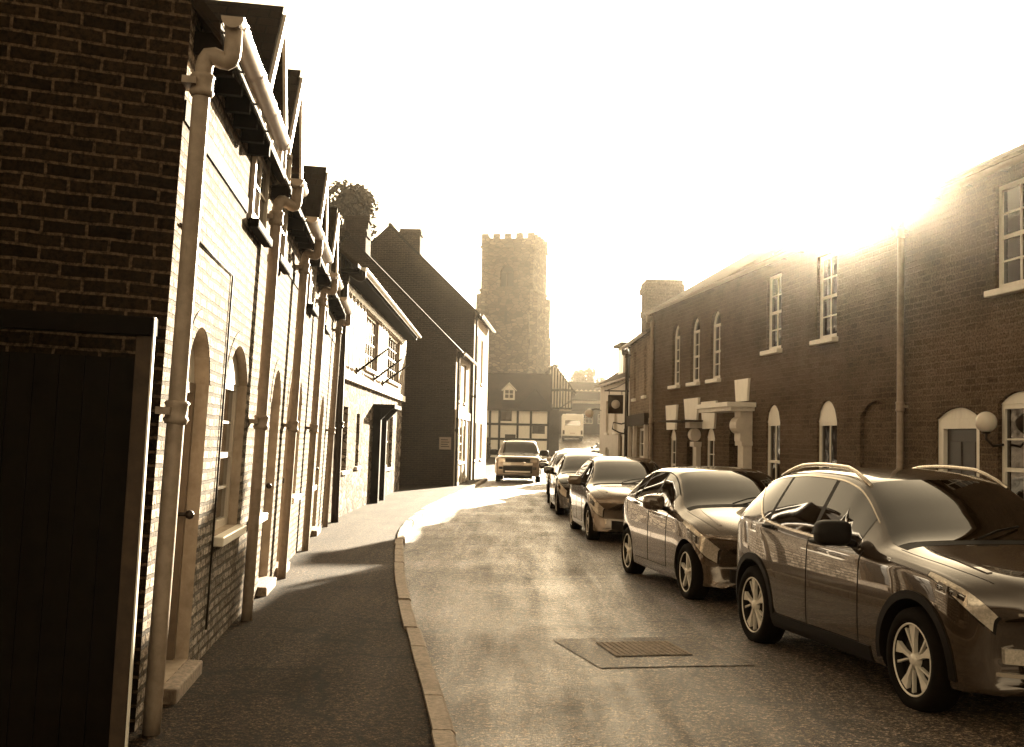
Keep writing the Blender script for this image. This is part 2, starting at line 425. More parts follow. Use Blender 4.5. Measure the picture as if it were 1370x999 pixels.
# ------------------------------------------------------------------ building helpers
def arc_pts(x0, x1, zs, rise, n=10):
    w = x1 - x0; R = (w * w / 4 + rise * rise) / (2 * rise); xc = (x0 + x1) / 2
    return [(x0 + w * i / n, zs + sqrt(max(0, R * R - (x0 + w * i / n - xc) ** 2)) - (R - rise)) for i in range(n + 1)]
def wall_panel(mb, X0, X1, Z0, Z1, ops, d=0.14, y=0.0, rev=None):
    xs = sorted({X0, X1} | {o['x'][0] for o in ops} | {o['x'][1] for o in ops}); zs = sorted({Z0, Z1} | {o['z'][0] for o in ops} | {o['z'][1] for o in ops})
    xs = [x for x in xs if X0 <= x <= X1]; zs = [z for z in zs if Z0 <= z <= Z1]
    for a, b in zip(xs, xs[1:]):
        for c, e in zip(zs, zs[1:]):
            xm, zm = (a + b) / 2, (c + e) / 2
            if any(o['x'][0] < xm < o['x'][1] and o['z'][0] < zm < o['z'][1] for o in ops): continue
            mb.quad((a, y, c), (b, y, c), (b, y, e), (a, y, e))
    for o in ops:
        x0, x1 = o['x']; z0, z1 = o['z']; r = o.get('rise', 0); dd = o.get('d', d); zsp = z1 - r
        z0c = max(z0, Z0); fm = mb
        if rev is not None: mb = MB(); rev.append(mb)
        mb.quad((x0, y, z0c), (x0, y, zsp), (x0, y + dd, zsp), (x0, y + dd, z0c))
        mb.quad((x1, y, zsp), (x1, y, z0c), (x1, y + dd, z0c), (x1, y + dd, zsp))
        mb.quad((x0, y, z0c), (x0, y + dd, z0c), (x1, y + dd, z0c), (x1, y, z0c))
        if r:
            A = arc_pts(x0, x1, zsp, r)
            for (xa, za), (xb, zb) in zip(A, A[1:]):
                fm.quad((xa, y, za), (xb, y, zb), (xb, y, z1), (xa, y, z1))
                mb.quad((xa, y + dd, za), (xb, y + dd, zb), (xb, y, zb), (xa, y, za))
        elif z1 < Z1:
            mb.quad((x0, y, z1), (x1, y, z1), (x1, y + dd, z1), (x0, y + dd, z1))
        mb = fm
    return mb
def arch_panel(mb, x0, x1, zs, rise, y0, y1):
    A = arc_pts(x0, x1, zs, rise)
    mb.prism([(x, y0, z) for x, z in A], (0, y1 - y0, 0)); return mb

def sash(parent, x0, x1, z0, z1, y=0.10, rise=0.0, fr=0.055, bars=(1, 1), frame_mat='white', tymp=False, sill=True, sill_mat='white', sill_out=0.07, rail=True, glass='glass'):
    """window (frame) > pane, sill"""
    m = MB(); zt = z1 - rise
    yf = y
    m.box(x0, x0 + fr, yf, yf + 0.06, z0, zt); m.box(x1 - fr, x1, yf, yf + 0.06, z0, zt)
    m.box(x0 + fr, x1 - fr, yf, yf + 0.06, z0, z0 + fr * 1.2)
    if rise:
        if tymp: arch_panel(m, x0 + 0.002, x1 - 0.002, zt - 0.002, rise - 0.004, yf - 0.01, yf + 0.05)
        else:
            A = arc_pts(x0, x1, zt, rise); B = arc_pts(x0 + fr, x1 - fr, zt, max(0.02, rise - fr))
            for (a, b, c_, d_) in zip(A, A[1:], B, B[1:]):
                m.prism([(a[0], yf, a[1]), (b[0], yf, b[1]), (d_[0], yf, d_[1]), (c_[0], yf, c_[1])], (0, 0.06, 0))
    m.box(x0 + fr, x1 - fr, yf, yf + 0.06, zt - fr, zt - 0.001)
    zm = (z0 + zt) / 2
    if rail: m.box(x0 + fr, x1 - fr, yf + 0.006, yf + 0.054, zm - 0.022, zm + 0.022)
    nb, nr = bars
    for i in range(1, nb + 1):
        xx = lerp(x0 + fr, x1 - fr, i / (nb + 1)); m.box(xx - 0.011, xx + 0.011, yf + 0.012, yf + 0.05, z0 + fr * 1.2, zt - fr)
    for j in range(1, nr + 1):
        for (za, zb) in ((z0 + fr, zm), (zm, zt - fr)):
            zz = lerp(za, zb, j / (nr + 1)); m.box(x0 + fr, x1 - fr, yf + 0.014, yf + 0.048, zz - 0.010, zz + 0.010)
    w = m.build('window', M[frame_mat], parent)
    g = MB(); g.box(x0 + 0.01, x1 - 0.01, yf + 0.028, yf + 0.036, z0 + 0.01, zt - 0.01 + (rise * 0.0))
    if rise and not tymp: arch_panel(g, x0 + 0.02, x1 - 0.02, zt - 0.01, max(0.02, rise - 0.02), yf + 0.028, yf + 0.036)
    g.build('pane', M[glass], w)
    if sill:
        s = MB(); s.box(x0 - 0.06, x1 + 0.06, -sill_out, y + 0.02, z0 - 0.075, z0 - 0.002)
        bevel(s.build('sill', M[sill_mat], w), 0.008, 1)
    return w

def door(parent, x0, x1, z0, z1, y=0.16, rise=0.0, leaf='door', fr_mat='doorframe', fan=True, fr=0.07, knob=True):
    """door leaf > door_frame, fanlight, handle"""
    zt = z1 - rise
    m = MB(); m.box(x0 + fr, x1 - fr, y + 0.02, y + 0.065, z0 + 0.02, zt - fr)
    w = (x1 - x0 - 2 * fr)
    for (a, b, c, e) in ((0.12, 0.46, 0.10, 0.42), (0.54, 0.88, 0.10, 0.42), (0.12, 0.46, 0.50, 0.92), (0.54, 0.88, 0.50, 0.92)):
        m.box(x0 + fr + a * w, x0 + fr + b * w, y + 0.008, y + 0.022, lerp(z0, zt - fr, c), lerp(z0, zt - fr, e))
    d = m.build('door', M[leaf], parent); bevel(d, 0.006, 1)
    f = MB(); f.box(x0, x0 + fr, y - 0.03, y + 0.07, z0, zt); f.box(x1 - fr, x1, y - 0.03, y + 0.07, z0, zt); f.box(x0 + fr, x1 - fr, y - 0.03, y + 0.07, zt - fr, zt)
    f.build('door_frame', M[fr_mat], d)
    if rise:
        a = MB(); arch_panel(a, x0 + 0.003, x1 - 0.003, zt + 0.002, rise - 0.006, y - 0.02, y + 0.05); a.build('fanlight', M['white'], d)
    if knob:
        k = MB(); k.tube([(x1 - fr - 0.08, y + 0.03, z0 + 1.0), (x1 - fr - 0.08, y - 0.07, z0 + 1.0)], 0.014, 8)
        k.lathe([(-0.03, 0.005), (-0.022, 0.024), (0, 0.033), (0.022, 0.024), (0.03, 0.005)], 12, 'Y', (x1 - fr - 0.08, y - 0.08, z0 + 1.0))
        k.build('handle', M['pipe_dark'], d)
    s = MB(); s.box(x0 - 0.02, x1 + 0.02, -0.10, y + 0.08, z0 - 0.14, z0 - 0.005); bevel(s.build('doorstep', M['kerb'], d), 0.015, 2)
    return d

def roof_slabs(parent, X0, X1, Dp, He, Hr, oe=0.30, og=0.12, th=0.09, mat='tiles', ry=None, back=True):
    """two slopes, ridge along x; He is the wall head at the outer faces y=0 and y=Dp; returns roof"""
    ry = Dp / 2 if ry is None else ry
    s = (Hr - He) / ry; s2 = (Hr - He) / (Dp - ry)
    m = MB(); a, b = X0 - og, X1 + og
    n = Vector((0, -s, 1)).normalized()
    m.prism([(a, -oe, He - s * oe + 0.02), (a, ry, Hr + 0.02), (a, ry, Hr + th * 1.3), (a, -oe, He - s * oe + th)], (b - a, 0, 0))
    m.prism([(a, ry + 0.001, Hr + 0.02), (a, Dp + oe, He - s2 * oe + 0.02), (a, Dp + oe, He - s2 * oe + th), (a, ry + 0.001, Hr + th * 1.3)], (b - a, 0, 0))
    r = m.build('roof', M[mat], parent)
    t = MB(); t.tube([(a, ry, Hr + th * 1.1), (b, ry, Hr + th * 1.1)], 0.09, 8); t.build('ridge_tiles', M[mat], r)
    return r
def chimney(parent, x0, x1, y0, y1, z0, z1, mat='terrace_brick', pots=2):
    m = MB(); m.box(x0, x1, y0, y1, z0, z1 - 0.28); m.box(x0 - 0.05, x1 + 0.05, y0 - 0.05, y1 + 0.05, z1 - 0.28, z1 - 0.12); m.box(x0 - 0.02, x1 + 0.02, y0 - 0.02, y1 + 0.02, z1 - 0.12, z1)
    c = m.build('chimney', M[mat], parent)
    for i in range(pots):
        p = MB(); t = (i + 0.5) / pots
        cx, cy = (lerp(x0, x1, t), (y0 + y1) / 2) if (x1 - x0) > (y1 - y0) else ((x0 + x1) / 2, lerp(y0, y1, t))
        p.lathe([(0, 0.001), (0, 0.13), (0.06, 0.12), (0.30, 0.10), (0.34, 0.125), (0.40, 0.125), (0.40, 0.08), (0.25, 0.07), (0.25, 0.001)], 14, 'Z', (cx, cy, z1))
        p.build('chimney_pot', M['tiles'], c)
    return c
def shell(root, U, Dp, He, Hr, ops, wall='front_brick', end='front_brick', ry=None, d=0.14, z0=-0.3, reveal=None):
    """front wall + the other three walls"""
    ry = Dp / 2 if ry is None else ry
    m = MB(); rvs = [] if reveal else None; wall_panel(m, 0, U, z0, He, ops, d, 0.0, rvs); w = m.build('wall', M[wall], root)
    for rv in rvs or []: rv.build('reveal', M[reveal], w)
    e = MB()
    for x, f in ((0, 1), (U, -1)):
        P = [(x, 0, z0), (x, Dp, z0), (x, Dp, He), (x, ry, Hr), (x, 0, He)]
        e.add(P, [tuple(range(5))[::-1] if f == 1 else tuple(range(5))])
    e.quad((U, Dp, z0), (0, Dp, z0), (0, Dp, He), (U, Dp, He))
    e.build('gable_wall', M[end], root)
    # dark backing so that openings never show daylight
    return w
def downpipe(parent, x, zt, zb=0.05, r=0.05, mat='pipe', out=0.10, neck=None, joints=(1.9,), name='downpipe'):
    m = MB(); pts = []
    if neck:  # swan neck from the gutter outlet
        gx, gy, gz = neck
        P0 = Vector((gx, gy, gz)); P1 = Vector((gx, gy, gz - 0.12)); P2 = Vector((gx + (x - gx) * 0.15, lerp(gy, -out, 0.15), gz - 0.2)); P3 = Vector((lerp(gx, x, 0.85), lerp(gy, -out, 0.85), zt + 0.10)); P4 = Vector((x, -out, zt))
        q1 = Vector((gx, gy, gz - 0.20)); q2 = Vector((x, -out, zt + 0.17)); dd = q2 - q1
        pts = [P0, P1] + [P1 * (1 - t) ** 2 + q1 * 2 * t * (1 - t) + (q1 + dd * 0.3) * t * t for t in (.25, .5, .75, 1)] + [(q1 + dd * 0.7) * (1 - t) ** 2 + q2 * 2 * t * (1 - t) + P4 * t * t for t in (0, .25, .5, .75, 1)]
    else: pts = [Vector((x, -out, zt))]
    pts += [Vector((x, -out, z)) for z in (lerp(zt, zb, 0.5), zb + 0.16)]
    pts += [Vector((x, -out, zb))]
    m.tube(pts, r, 12)
    o = m.build(name, M[mat], parent)
    for z in list(joints) + [zt - 0.02]:
        c = MB(); c.lathe([(z - 0.07, r), (z - 0.07, r * 1.18), (z - 0.045, r * 1.42), (z - 0.03, r * 1.25), (z + 0.03, r * 1.25), (z + 0.045, r * 1.42), (z + 0.06, r * 1.2), (z + 0.06, r)], 14, 'Z', (x, -out, 0))
        c.box(x - r * 1.9, x + r * 1.9, -out + r * 0.4, -0.002, z - 0.02, z + 0.02)
        c.build('pipe_collar', M[mat], o)
    return o
def gutter(parent, x0, x1, y, z, r=0.065, mat='gutter'):
    m = MB(); n = 10
    def P(i, j, rr):
        t = pi + pi * j; return (lerp(x0, x1, i), y + rr * cos(t), z + rr * sin(t))
    m.grid(lambda i, j: P(i, j, r), 6, n, True, False); m.grid(lambda i, j: P(i, j, r - 0.008), 6, n, True, True)
    for x in (x0, x1):
        A = [(x, y + r * cos(pi + pi * j / n), z + r * sin(pi + pi * j / n)) for j in range(n + 1)]
        m.prism(A, (0.012 if x == x0 else -0.012, 0, 0))
    for k in range(int((x1 - x0) / 0.9) + 1):
        xx = x0 + 0.12 + k * 0.9
        if xx < x1: m.grid(lambda i, j: (xx + 0.05 * i, y + (r + 0.007) * cos(pi + pi * j), z + (r + 0.007) * sin(pi + pi * j)), 1, n, True, False)
    o = m.build('gutter', M[mat], parent)
    xx = x0 + 0.3
    while xx < x1:
        b = MB(); b.tube([(xx, y - r, z + 0.015), (xx, y + r, z + 0.0), (xx, -0.002, z - 0.02)], 0.008, 6); xx += 0.75
        b.build('gutter_bracket', M['pipe_dark'], o)
    return o

# ------------------------------------------------------------------ left row of brick cottages
LX, LS = -1.42, -0.093
LU = sqrt(1 + LS * LS)
LEAN = 0.040
def uu(y): return y * LU
PV = 0.10
def cottage(Y0, Y1, door_y, win_ys, dormer_y, guts, pipes, label, first=False):
    R = empty('brick_cottage', frame(LX + LS * Y0, Y0, PV, LS, 1, LEAN), label, 'house', 'low brick cottages in the left hand row')
    U = uu(Y1 - Y0) - 0.002; He = 4.12; Hr = 6.95; Dp = 5.4
    X = lambda y: uu(y - Y0)
    ops = []; dx0, dx1 = (X(q) for q in door_y)
    ops.append(dict(x=(dx0, dx1), z=(0.10, 2.36), rise=0.36, d=0.17))
    for a, b in win_ys: ops.append(dict(x=(X(a), X(b)), z=(0.88, 2.38), rise=0.30, d=0.13))
    dm0, dm1 = (X(q) for q in dormer_y)
    ops.append(dict(x=(dm0 + 0.10, dm1 - 0.10), z=(3.42, 4.6), d=0.13))
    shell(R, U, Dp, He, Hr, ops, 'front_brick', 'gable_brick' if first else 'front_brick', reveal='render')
    door(R, dx0, dx1, 0.10, 2.36, 0.12, 0.36)
    for a, b in win_ys: sash(R, X(a), X(b), 0.88, 2.38, 0.08, 0.30, bars=(1, 1), frame_mat='cream', tymp=True, sill_out=0.08)
    # brick arch heads standing a little proud
    for o in ops[:-1]:
        ar = MB()
        x0, x1 = o['x']; A = arc_pts(x0, x1, o['z'][1] - o['rise'], o['rise'], 12); B = arc_pts(x0 - 0.11, x1 + 0.11, o['z'][1] - o['rise'], o['rise'] + 0.12, 12)
        for a, b, c, e in zip(A, A[1:], B, B[1:]): ar.prism([(a[0], -0.006, a[1]), (b[0], -0.006, b[1]), (e[0], -0.006, e[1]), (c[0], -0.006, c[1])], (0, 0.0055, 0))
        ar.build('window_arch', M['front_brick'], R)
    rf = roof_slabs(R, 0, U, Dp, He, Hr, 0.17, 0.0, 0.08, 'tiles')
    # dark rafter feet board under the eaves
    for a, b in ((0, dm0), (dm1, U)): so_ = MB(); so_.box(a, b, -0.012, -0.002, He - 0.68, He - 0.56); so_.build('eaves_board', M['timber'], R)
    x = 0.12
    while x < U:
        if not (dm0 - 0.05 < x < dm1 + 0.05): ra = MB(); ra.box(x, x + 0.06, -0.17, -0.003, He - 0.24, He - 0.12); ra.build('rafter_end', M['timber'], R)
        x += 0.42
    # dormer through the eaves: front flush with the wall
    dz, da = 4.62, 5.28; mid = (dm0 + dm1) / 2
    d = MB()
    d.box(dm0, dm0 + 0.10, 0.0, 0.13, He, dz); d.box(dm1 - 0.10, dm1, 0.0, 0.13, He, dz)
    d.prism([(dm0, 0.0, dz), (dm1, 0.0, dz), (mid, 0.0, da)], (0, 0.12, 0))
    d.prism([(dm0, 0.13, He), (dm0, 0.13, dz), (dm0, 1.4, dz)], (0.05, 0, 0)); d.prism([(dm1 - 0.05, 0.13, He), (dm1 - 0.05, 0.13, dz), (dm1 - 0.05, 1.4, dz)], (0.05, 0, 0))
    D = d.build('dormer', M['render'], R)
    r = MB(); sl = (da - dz) / (mid - dm0); ov = 0.14; th = 0.07
    for sg, xe in ((-1, dm0 - ov), (1, dm1 + ov)):
        ze = dz - sl * ov
        r.prism([(xe, -0.105, ze), (mid, -0.105, da), (mid, -0.105, da + th * 1.35), (xe, -0.105, ze + th)], (0, 2.6, 0))
    r.build('dormer_roof', M['tiles'], D)
    vb = MB()
    for sg, xe in ((-1, dm0 - ov + 0.02), (1, dm1 + ov - 0.02)):
        ze = dz - sl * ov
        vb.prism([(xe, -0.135, ze - 0.11), (mid, -0.135, da - 0.11), (mid, -0.135, da + 0.02), (xe, -0.135, ze + 0.02)], (0, 0.03, 0))
    vb.build('bargeboard', M['cream'], D)
    sash(R, dm0 + 0.10, dm1 - 0.10, 3.42, 4.6, -0.035, 0, bars=(1, 1), frame_mat='cream', sill_mat='timber', sill_out=0.10)
    for a, b in guts: gutter(R, X(a), X(b), -0.26, He - 0.11)
    for i, (y, gy) in enumerate(pipes):
        downpipe(R, X(y), He - 0.46, 0.0, 0.05, 'pipe', 0.10, (X(gy), -0.26, He - 0.16), (1.78,))
    # thin cable along the wall, the photo's dark line over the door
    if first:
        c = MB(); c.tube([(0.10, -0.012, 2.86), (X(9.0), -0.012, 2.86), (X(9.0), -0.012, 0.2)], 0.008, 6); c.build('cable', M['pipe_dark'], R)
    return R
cottage(6.72, 10.95, (7.42, 8.36), [(9.15, 10.4)], (9.55, 10.72), [(6.55, 9.45)], [(6.67, 6.64), (10.78, 10.90)], 'nearest brick cottage in the left row, its dark gable end facing the viewer', True)
cottage(10.952, 14.10, (12.42, 13.34), [(11.28, 12.1)], (11.36, 12.5), [(10.75, 11.3), (12.62, 14.09)], [(13.98, 13.85)], 'second brick cottage of the left row, just beyond the nearest one')
cottage(14.102, 17.60, (14.25, 15.0), [(15.25, 16.25)], (15.7, 16.85), [(14.11, 15.6), (16.95, 17.59)], [(17.42, 17.3)], 'third brick cottage of the left row counted from the near gable end')
cottage(17.602, 22.85, (20.0, 20.95), [(18.3, 19.3)], (18.6, 19.78), [(17.61, 18.5), (19.88, 22.8)], [(22.1, 22.2)], 'last brick cottage of the left row, next to the timber framed house')

# skewed near gable end wall, and the boarded gate standing against it
R0 = bpy.data.objects.get('brick_cottage')
gm = MB()
def gp(s, z):   # gable wall plane, s metres back from the street corner, world-ish local frame of cottage 1
    return (-0.20 * s - 0.004, 0.0 + s * 0.98, z)
gy = [0.0, 2.7, 5.4]
gm.add([gp(0, -0.3), gp(5.4, -0.3), gp(5.4, 4.12), gp(2.7, 6.95), gp(0, 4.12)], [(4, 3, 2, 1, 0)])
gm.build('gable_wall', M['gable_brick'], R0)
rv = MB(); rv.prism([gp(-0.17, 3.93), gp(2.75, 7.0), gp(2.75, 7.1), gp(-0.17, 4.03)], (0.9, 0, 0)); rv.build('roof_verge', M['tiles'], R0)
gt = empty('side_gate', frame(-1.96, 6.28, 0.02, -0.98, -0.06) @ Matrix.Rotation(radians(-1.6), 4, 'Y'), 'tall dark boarded gate with a post, its sunlit edge painted on, against the brick gable end', 'gate')
b = MB()
for i in range(15): b.box(0.082 + i * 0.13, 0.207 + i * 0.13, -0.03, 0.0, 0.06, 2.12)
b.build('board_panel', M['timber'], gt)
b = MB(); b.box(0.0, 0.08, -0.03, 0.02, 0.0, 2.34); bevel(b.build('post', M['oldwood'], gt), 0.006, 1)
b = MB(); b.box(-0.01, 2.0, -0.06, 0.04, 2.24, 2.34); bevel(b.build('top_rail', M['timber'], gt), 0.006, 1)
b = MB(); b.box(-0.010, -0.001, -0.02, 0.012, 0.0, 2.34); b.build('lit_edge', M['white'], gt)  # white strip stands in for sunlight along the post edge

# ------------------------------------------------------------------ timber framed house with stone ground floor
TH = empty('timber_house', frame(-3.50, 23.1, PV, -0.005, 1, 0.012), 'pale timber framed house over a stone ground floor with a dark canopied doorway', 'house')
U = 15.7
ops = [dict(x=(1.6, 2.5), z=(0.95, 2.3)), dict(x=(4.0, 4.6), z=(1.0, 2.2)), dict(x=(7.6, 8.9), z=(0.05, 2.2), d=0.3), dict(x=(10.4, 12.8), z=(0.8, 2.3))]
m = MB(); wall_panel(m, 0, U, -0.3, 2.85, ops, 0.16); m.build('stone_wall', M['rubble'], TH)
m = MB(); m.box(-0.0, U + 0.06, -0.10, 0.1, 2.85, 3.02); m.build('jetty_beam', M['white'], TH)
ops2 = [dict(x=(4.6, 7.4), z=(3.3, 4.6)), dict(x=(10.0, 13.6), z=(3.3, 4.6))]
m = MB(); wall_panel(m, 0, U, 3.02, 5.25, ops2, 0.12, -0.05); m.build('upper_wall', M['sun_render'], TH)
e = MB()
for x, f in ((0, 1), (U, -1)):
    P = [(x, 0, -0.3), (x, 6, -0.3), (x, 6, 5.25), (x, 3, 7.6), (x, -0.05, 5.25)]; e.add(P, [tuple(range(5))[::-1] if f == 1 else tuple(range(5))])
e.quad((U, 6, -0.3), (0, 6, -0.3), (0, 6, 5.25), (U, 6, 5.25)); e.build('gable_wall', M['rubble'], TH)
t = MB(); x = 0.0
while x < U:
    if not any(o['x'][0] - 0.12 < x + 0.06 < o['x'][1] + 0.12 for o in ops2): t.box(x, x + 0.13, -0.062, -0.048, 3.02, 5.2)
    x += 0.62
t.box(0, U, -0.064, -0.046, 4.66, 4.80); t.build('timber_frame', M['doorframe'], TH)
for (a, b_), z0, z1 in (((1.6, 2.5), .95, 2.3), ((4.0, 4.6), 1.0, 2.2), ((10.4, 12.8), .8, 2.3)):
    sash(TH, a, b_, z0, z1, 0.10, 0, bars=(1, 1), frame_mat='white', sill_mat='white')
for o in ops2: sash(TH, *o['x'], *o['z'], 0.02, 0, bars=(4, 1), frame_mat='cream', sill_mat='cream', sill_out=0.12)
door(TH, 7.6, 8.9, 0.05, 2.2, 0.22, 0, fr_mat='timber')
cp = MB(); cp.box(7.3, 9.2, -0.55, 0.0, 2.42, 2.52); cp.prism([(7.4, 0, 1.9), (7.4, 0, 2.42), (7.4, -0.48, 2.42)], (0.1, 0, 0)); cp.prism([(9.0, 0, 1.9), (9.0, 0, 2.42), (9.0, -0.48, 2.42)], (0.1, 0, 0))
cp.build('door_canopy', M['timber'], TH)
for a in (7.36, 8.9): pj = MB(); pj.box(a, a + 0.24, -0.2, -0.002, 0.0, 2.42); pj.build('door_surround', M['timber'], TH)
roof_slabs(TH, 0, U, 6, 5.25, 7.6, 0.42, 0.15, 0.10, 'tiles_old')
sf = MB(); sf.box(0, U, -0.40, -0.06, 4.86, 4.93); sf.build('soffit', M['timber'], TH)
gutter(TH, 0.1, U, -0.50, 4.98, 0.06, 'white')
downpipe(TH, 0.25, 4.8, 0.0, 0.075, 'pipe_dark', 0.12, (0.3, -0.46, 4.95), (1.9,))
for i, (px, ln) in enumerate(((3.2, 0.9), (6.6, 0.9), (8.8, 0.9))):
    f = MB(); f.tube([(0, 0, 0), (0.15, -ln * 0.75, ln * 0.62)], [0.028, 0.018], 8)
    fo = empty('flagpole', TH.matrix_world @ Matrix.Translation((px, -0.06, 3.1)), ['bare flagpole slanting from the timber house wall, nearest of three', 'bare flagpole slanting from the timber house wall, middle one of three', 'bare flagpole slanting from the timber house wall, farthest of three'][i], 'flagpole', 'flagpoles on the timber framed house')
    f.build('pole', M['timber'], fo); b = MB(); b.box(-0.05, 0.05, -0.03, -0.0, -0.10, 0.10); b.build('bracket', M['pipe_dark'], fo)

# ------------------------------------------------------------------ brown gabled houses at the bend
def gable_house(ox, oy, ux, uy, U, Dp, He, Hr, ops, label, wall, end, z0=PV, roof='tiles'):
    R = empty('gabled_house', frame(ox, oy, z0, ux, uy), label, 'house', 'gabled brick houses at the bend')
    shell(R, U, Dp, He, Hr, ops, wall, end)
    roof_slabs(R, 0, U, Dp, He, Hr, 0.22, 0.06, 0.10, roof)
    return R
ops = [dict(x=(1.0, 2.2), z=(3.1, 4.6)), dict(x=(3.6, 4.8), z=(3.1, 4.6)), dict(x=(1.6, 4.6), z=(0.8, 2.2)), dict(x=(0.5, 1.3), z=(0.1, 2.2))]
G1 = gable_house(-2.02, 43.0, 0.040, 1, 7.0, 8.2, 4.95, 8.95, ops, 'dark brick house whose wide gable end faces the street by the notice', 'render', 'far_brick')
for o in ops[:3]: sash(G1, *o['x'], *o['z'], 0.08, 0, bars=(1, 1))
door(G1, 0.5, 1.3, 0.1, 2.2, 0.1)
m = MB(); m.box(0.02, 6.9, -0.06, -0.003, 2.45, 2.75); m.build('shop_fascia', M['cream'], G1)
for x in (0.1, 1.45, 3.1, 4.75, 6.7):
    m = MB(); m.box(x, x + 0.14, -0.05, -0.002, 0.0, 2.45); m.build('pilaster', M['white'], G1)
chimney(G1, 0.3, 1.15, 3.45, 4.6, 7.4, 9.3, 'far_brick', 0)
downpipe(G1, 0.12, 4.7, 0.0, 0.05, 'pipe_dark', 0.08, (0.15, -0.25, 4.8), (2.0,))
gutter(G1, 0.0, 7.0, -0.28, 4.80, 0.06, 'gutter')
nb_ = empty('notice_board', frame(-2.55, 42.93, 0, 1, -0.04), 'small pale notice fixed to the dark brick gable end', 'sign')
m = MB(); m.box(0, 0.42, -0.03, 0.03, 1.40, 1.84); m.build('backing', M['notice'], nb_)
m = MB()
for k in range(4): m.box(0.06, 0.36 - 0.05 * (k % 2), -0.034, -0.031, 1.49 + k * 0.08, 1.52 + k * 0.08)
m.build('text_lines', M['door'], nb_)
ops = [dict(x=(0.8, 2.0), z=(4.2, 6.2)), dict(x=(3.6, 4.8), z=(4.2, 6.2)), dict(x=(0.8, 2.2), z=(0.8, 2.4)), dict(x=(4.0, 5.4), z=(0.8, 2.4))]
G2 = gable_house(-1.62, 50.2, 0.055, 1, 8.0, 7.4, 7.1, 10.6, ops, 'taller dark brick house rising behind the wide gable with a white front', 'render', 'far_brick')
for o in ops: sash(G2, *o['x'], *o['z'], 0.08, 0, bars=(1, 2))
chimney(G2, 2.2, 3.0, 2.7, 3.6, 9.3, 10.95, 'far_brick', 0)
gutter(G2, 0.0, 8.0, -0.30, 6.95, 0.06, 'gutter'); downpipe(G2, 0.1, 6.8, 0.0, 0.05, 'pipe_dark', 0.08, (0.15, -0.28, 6.9), (3.5,))
ch = empty('chimney_stack', frame(-6.35, 44.4, 0, 1, 0), 'tall dark chimney stack between the timber house roof and the brick gable', 'chimney')
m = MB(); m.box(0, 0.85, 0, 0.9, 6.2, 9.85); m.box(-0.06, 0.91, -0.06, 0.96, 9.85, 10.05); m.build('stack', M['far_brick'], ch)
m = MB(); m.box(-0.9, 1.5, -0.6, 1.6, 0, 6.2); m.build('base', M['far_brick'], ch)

# ------------------------------------------------------------------ church tower
TW = empty('church_tower', Matrix.Translation((0.02, 127.6, 0)) @ Matrix.Rotation(radians(-16), 4, 'Z'), 'square stone church tower with battlements above the timber framed cottage', 'church')
w0, w1, w2 = 2.97, 2.90, 2.84
m = MB(); m.box(-w0, w0, -w0, w0, 0, 13.5); m.box(-w1, w1, -w1, w1, 13.5, 17.6)
m.box(-w2, w2, -w2 + 0.55, w2, 17.6, 22.2); m.quad((-w2, -w2 + 0.55, 17.6), (-w2, -w2, 17.6), (-w2, -w2, 22.2), (-w2, -w2 + 0.55, 22.2)); m.quad((w2, -w2, 17.6), (w2, -w2 + 0.55, 17.6), (w2, -w2 + 0.55, 22.2), (w2, -w2, 22.2))
# top stage front face with the belfry opening
wp = MB(); wall_panel(wp, -w2, w2, 17.6, 22.2, [dict(x=(-0.75, 0.75), z=(17.95, 20.2), rise=0.65, d=0.5)], 0.14, -w2); m.add(wp.v, wp.f)
m.build('tower_body', M['church'], TW)
bw_ = MB(); bw_.box(-0.07, 0.07, -w2 + 0.04, -w2 + 0.12, 17.95, 19.3)
for s in (-1, 1):
    A = arc_pts(0.07 * s if s > 0 else -0.62, 0.62 if s > 0 else -0.07, 19.0, 0.45); 
    for a, b in zip(A, A[1:]): bw_.prism([(a[0], -w2 + 0.04, a[1]), (b[0], -w2 + 0.04, b[1]), (b[0], -w2 + 0.04, b[1] + 0.12), (a[0], -w2 + 0.04, a[1] + 0.12)], (0, 0.08, 0))

bo = bw_.build('belfry_window', M['oldwood'], TW)
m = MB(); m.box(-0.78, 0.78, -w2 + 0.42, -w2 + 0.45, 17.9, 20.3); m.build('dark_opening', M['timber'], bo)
for z, w in ((13.5, w0 + 0.10), (17.6, w1 + 0.10), (22.2, w2 + 0.14)):
    m = MB(); m.box(-w, w, -w, w, z - 0.12, z + 0.14); m.build('string_course', M['church'], TW)
m = MB(); wq = w2 + 0.04; q = 0.35
m.box(-wq, wq, -wq, -wq + q, 22.34, 23.05); m.box(-wq, wq, wq - q, wq, 22.34, 23.05); m.box(-wq, -wq + q, -wq + q, wq - q, 22.34, 23.05); m.box(wq - q, wq, -wq + q, wq - q, 22.34, 23.05)
for k in range(5):
    c0 = -wq + k * (2 * wq - 0.72) / 4
    m.box(c0, c0 + 0.72, -wq, -wq + q, 23.05, 23.6); m.box(c0, c0 + 0.72, wq - q, wq, 23.05, 23.6)
    if 0 < k < 4: m.box(wq - q, wq, c0, c0 + 0.72, 23.05, 23.6); m.box(-wq, -wq + q, c0, c0 + 0.72, 23.05, 23.6)
m.build('battlements', M['church'], TW)
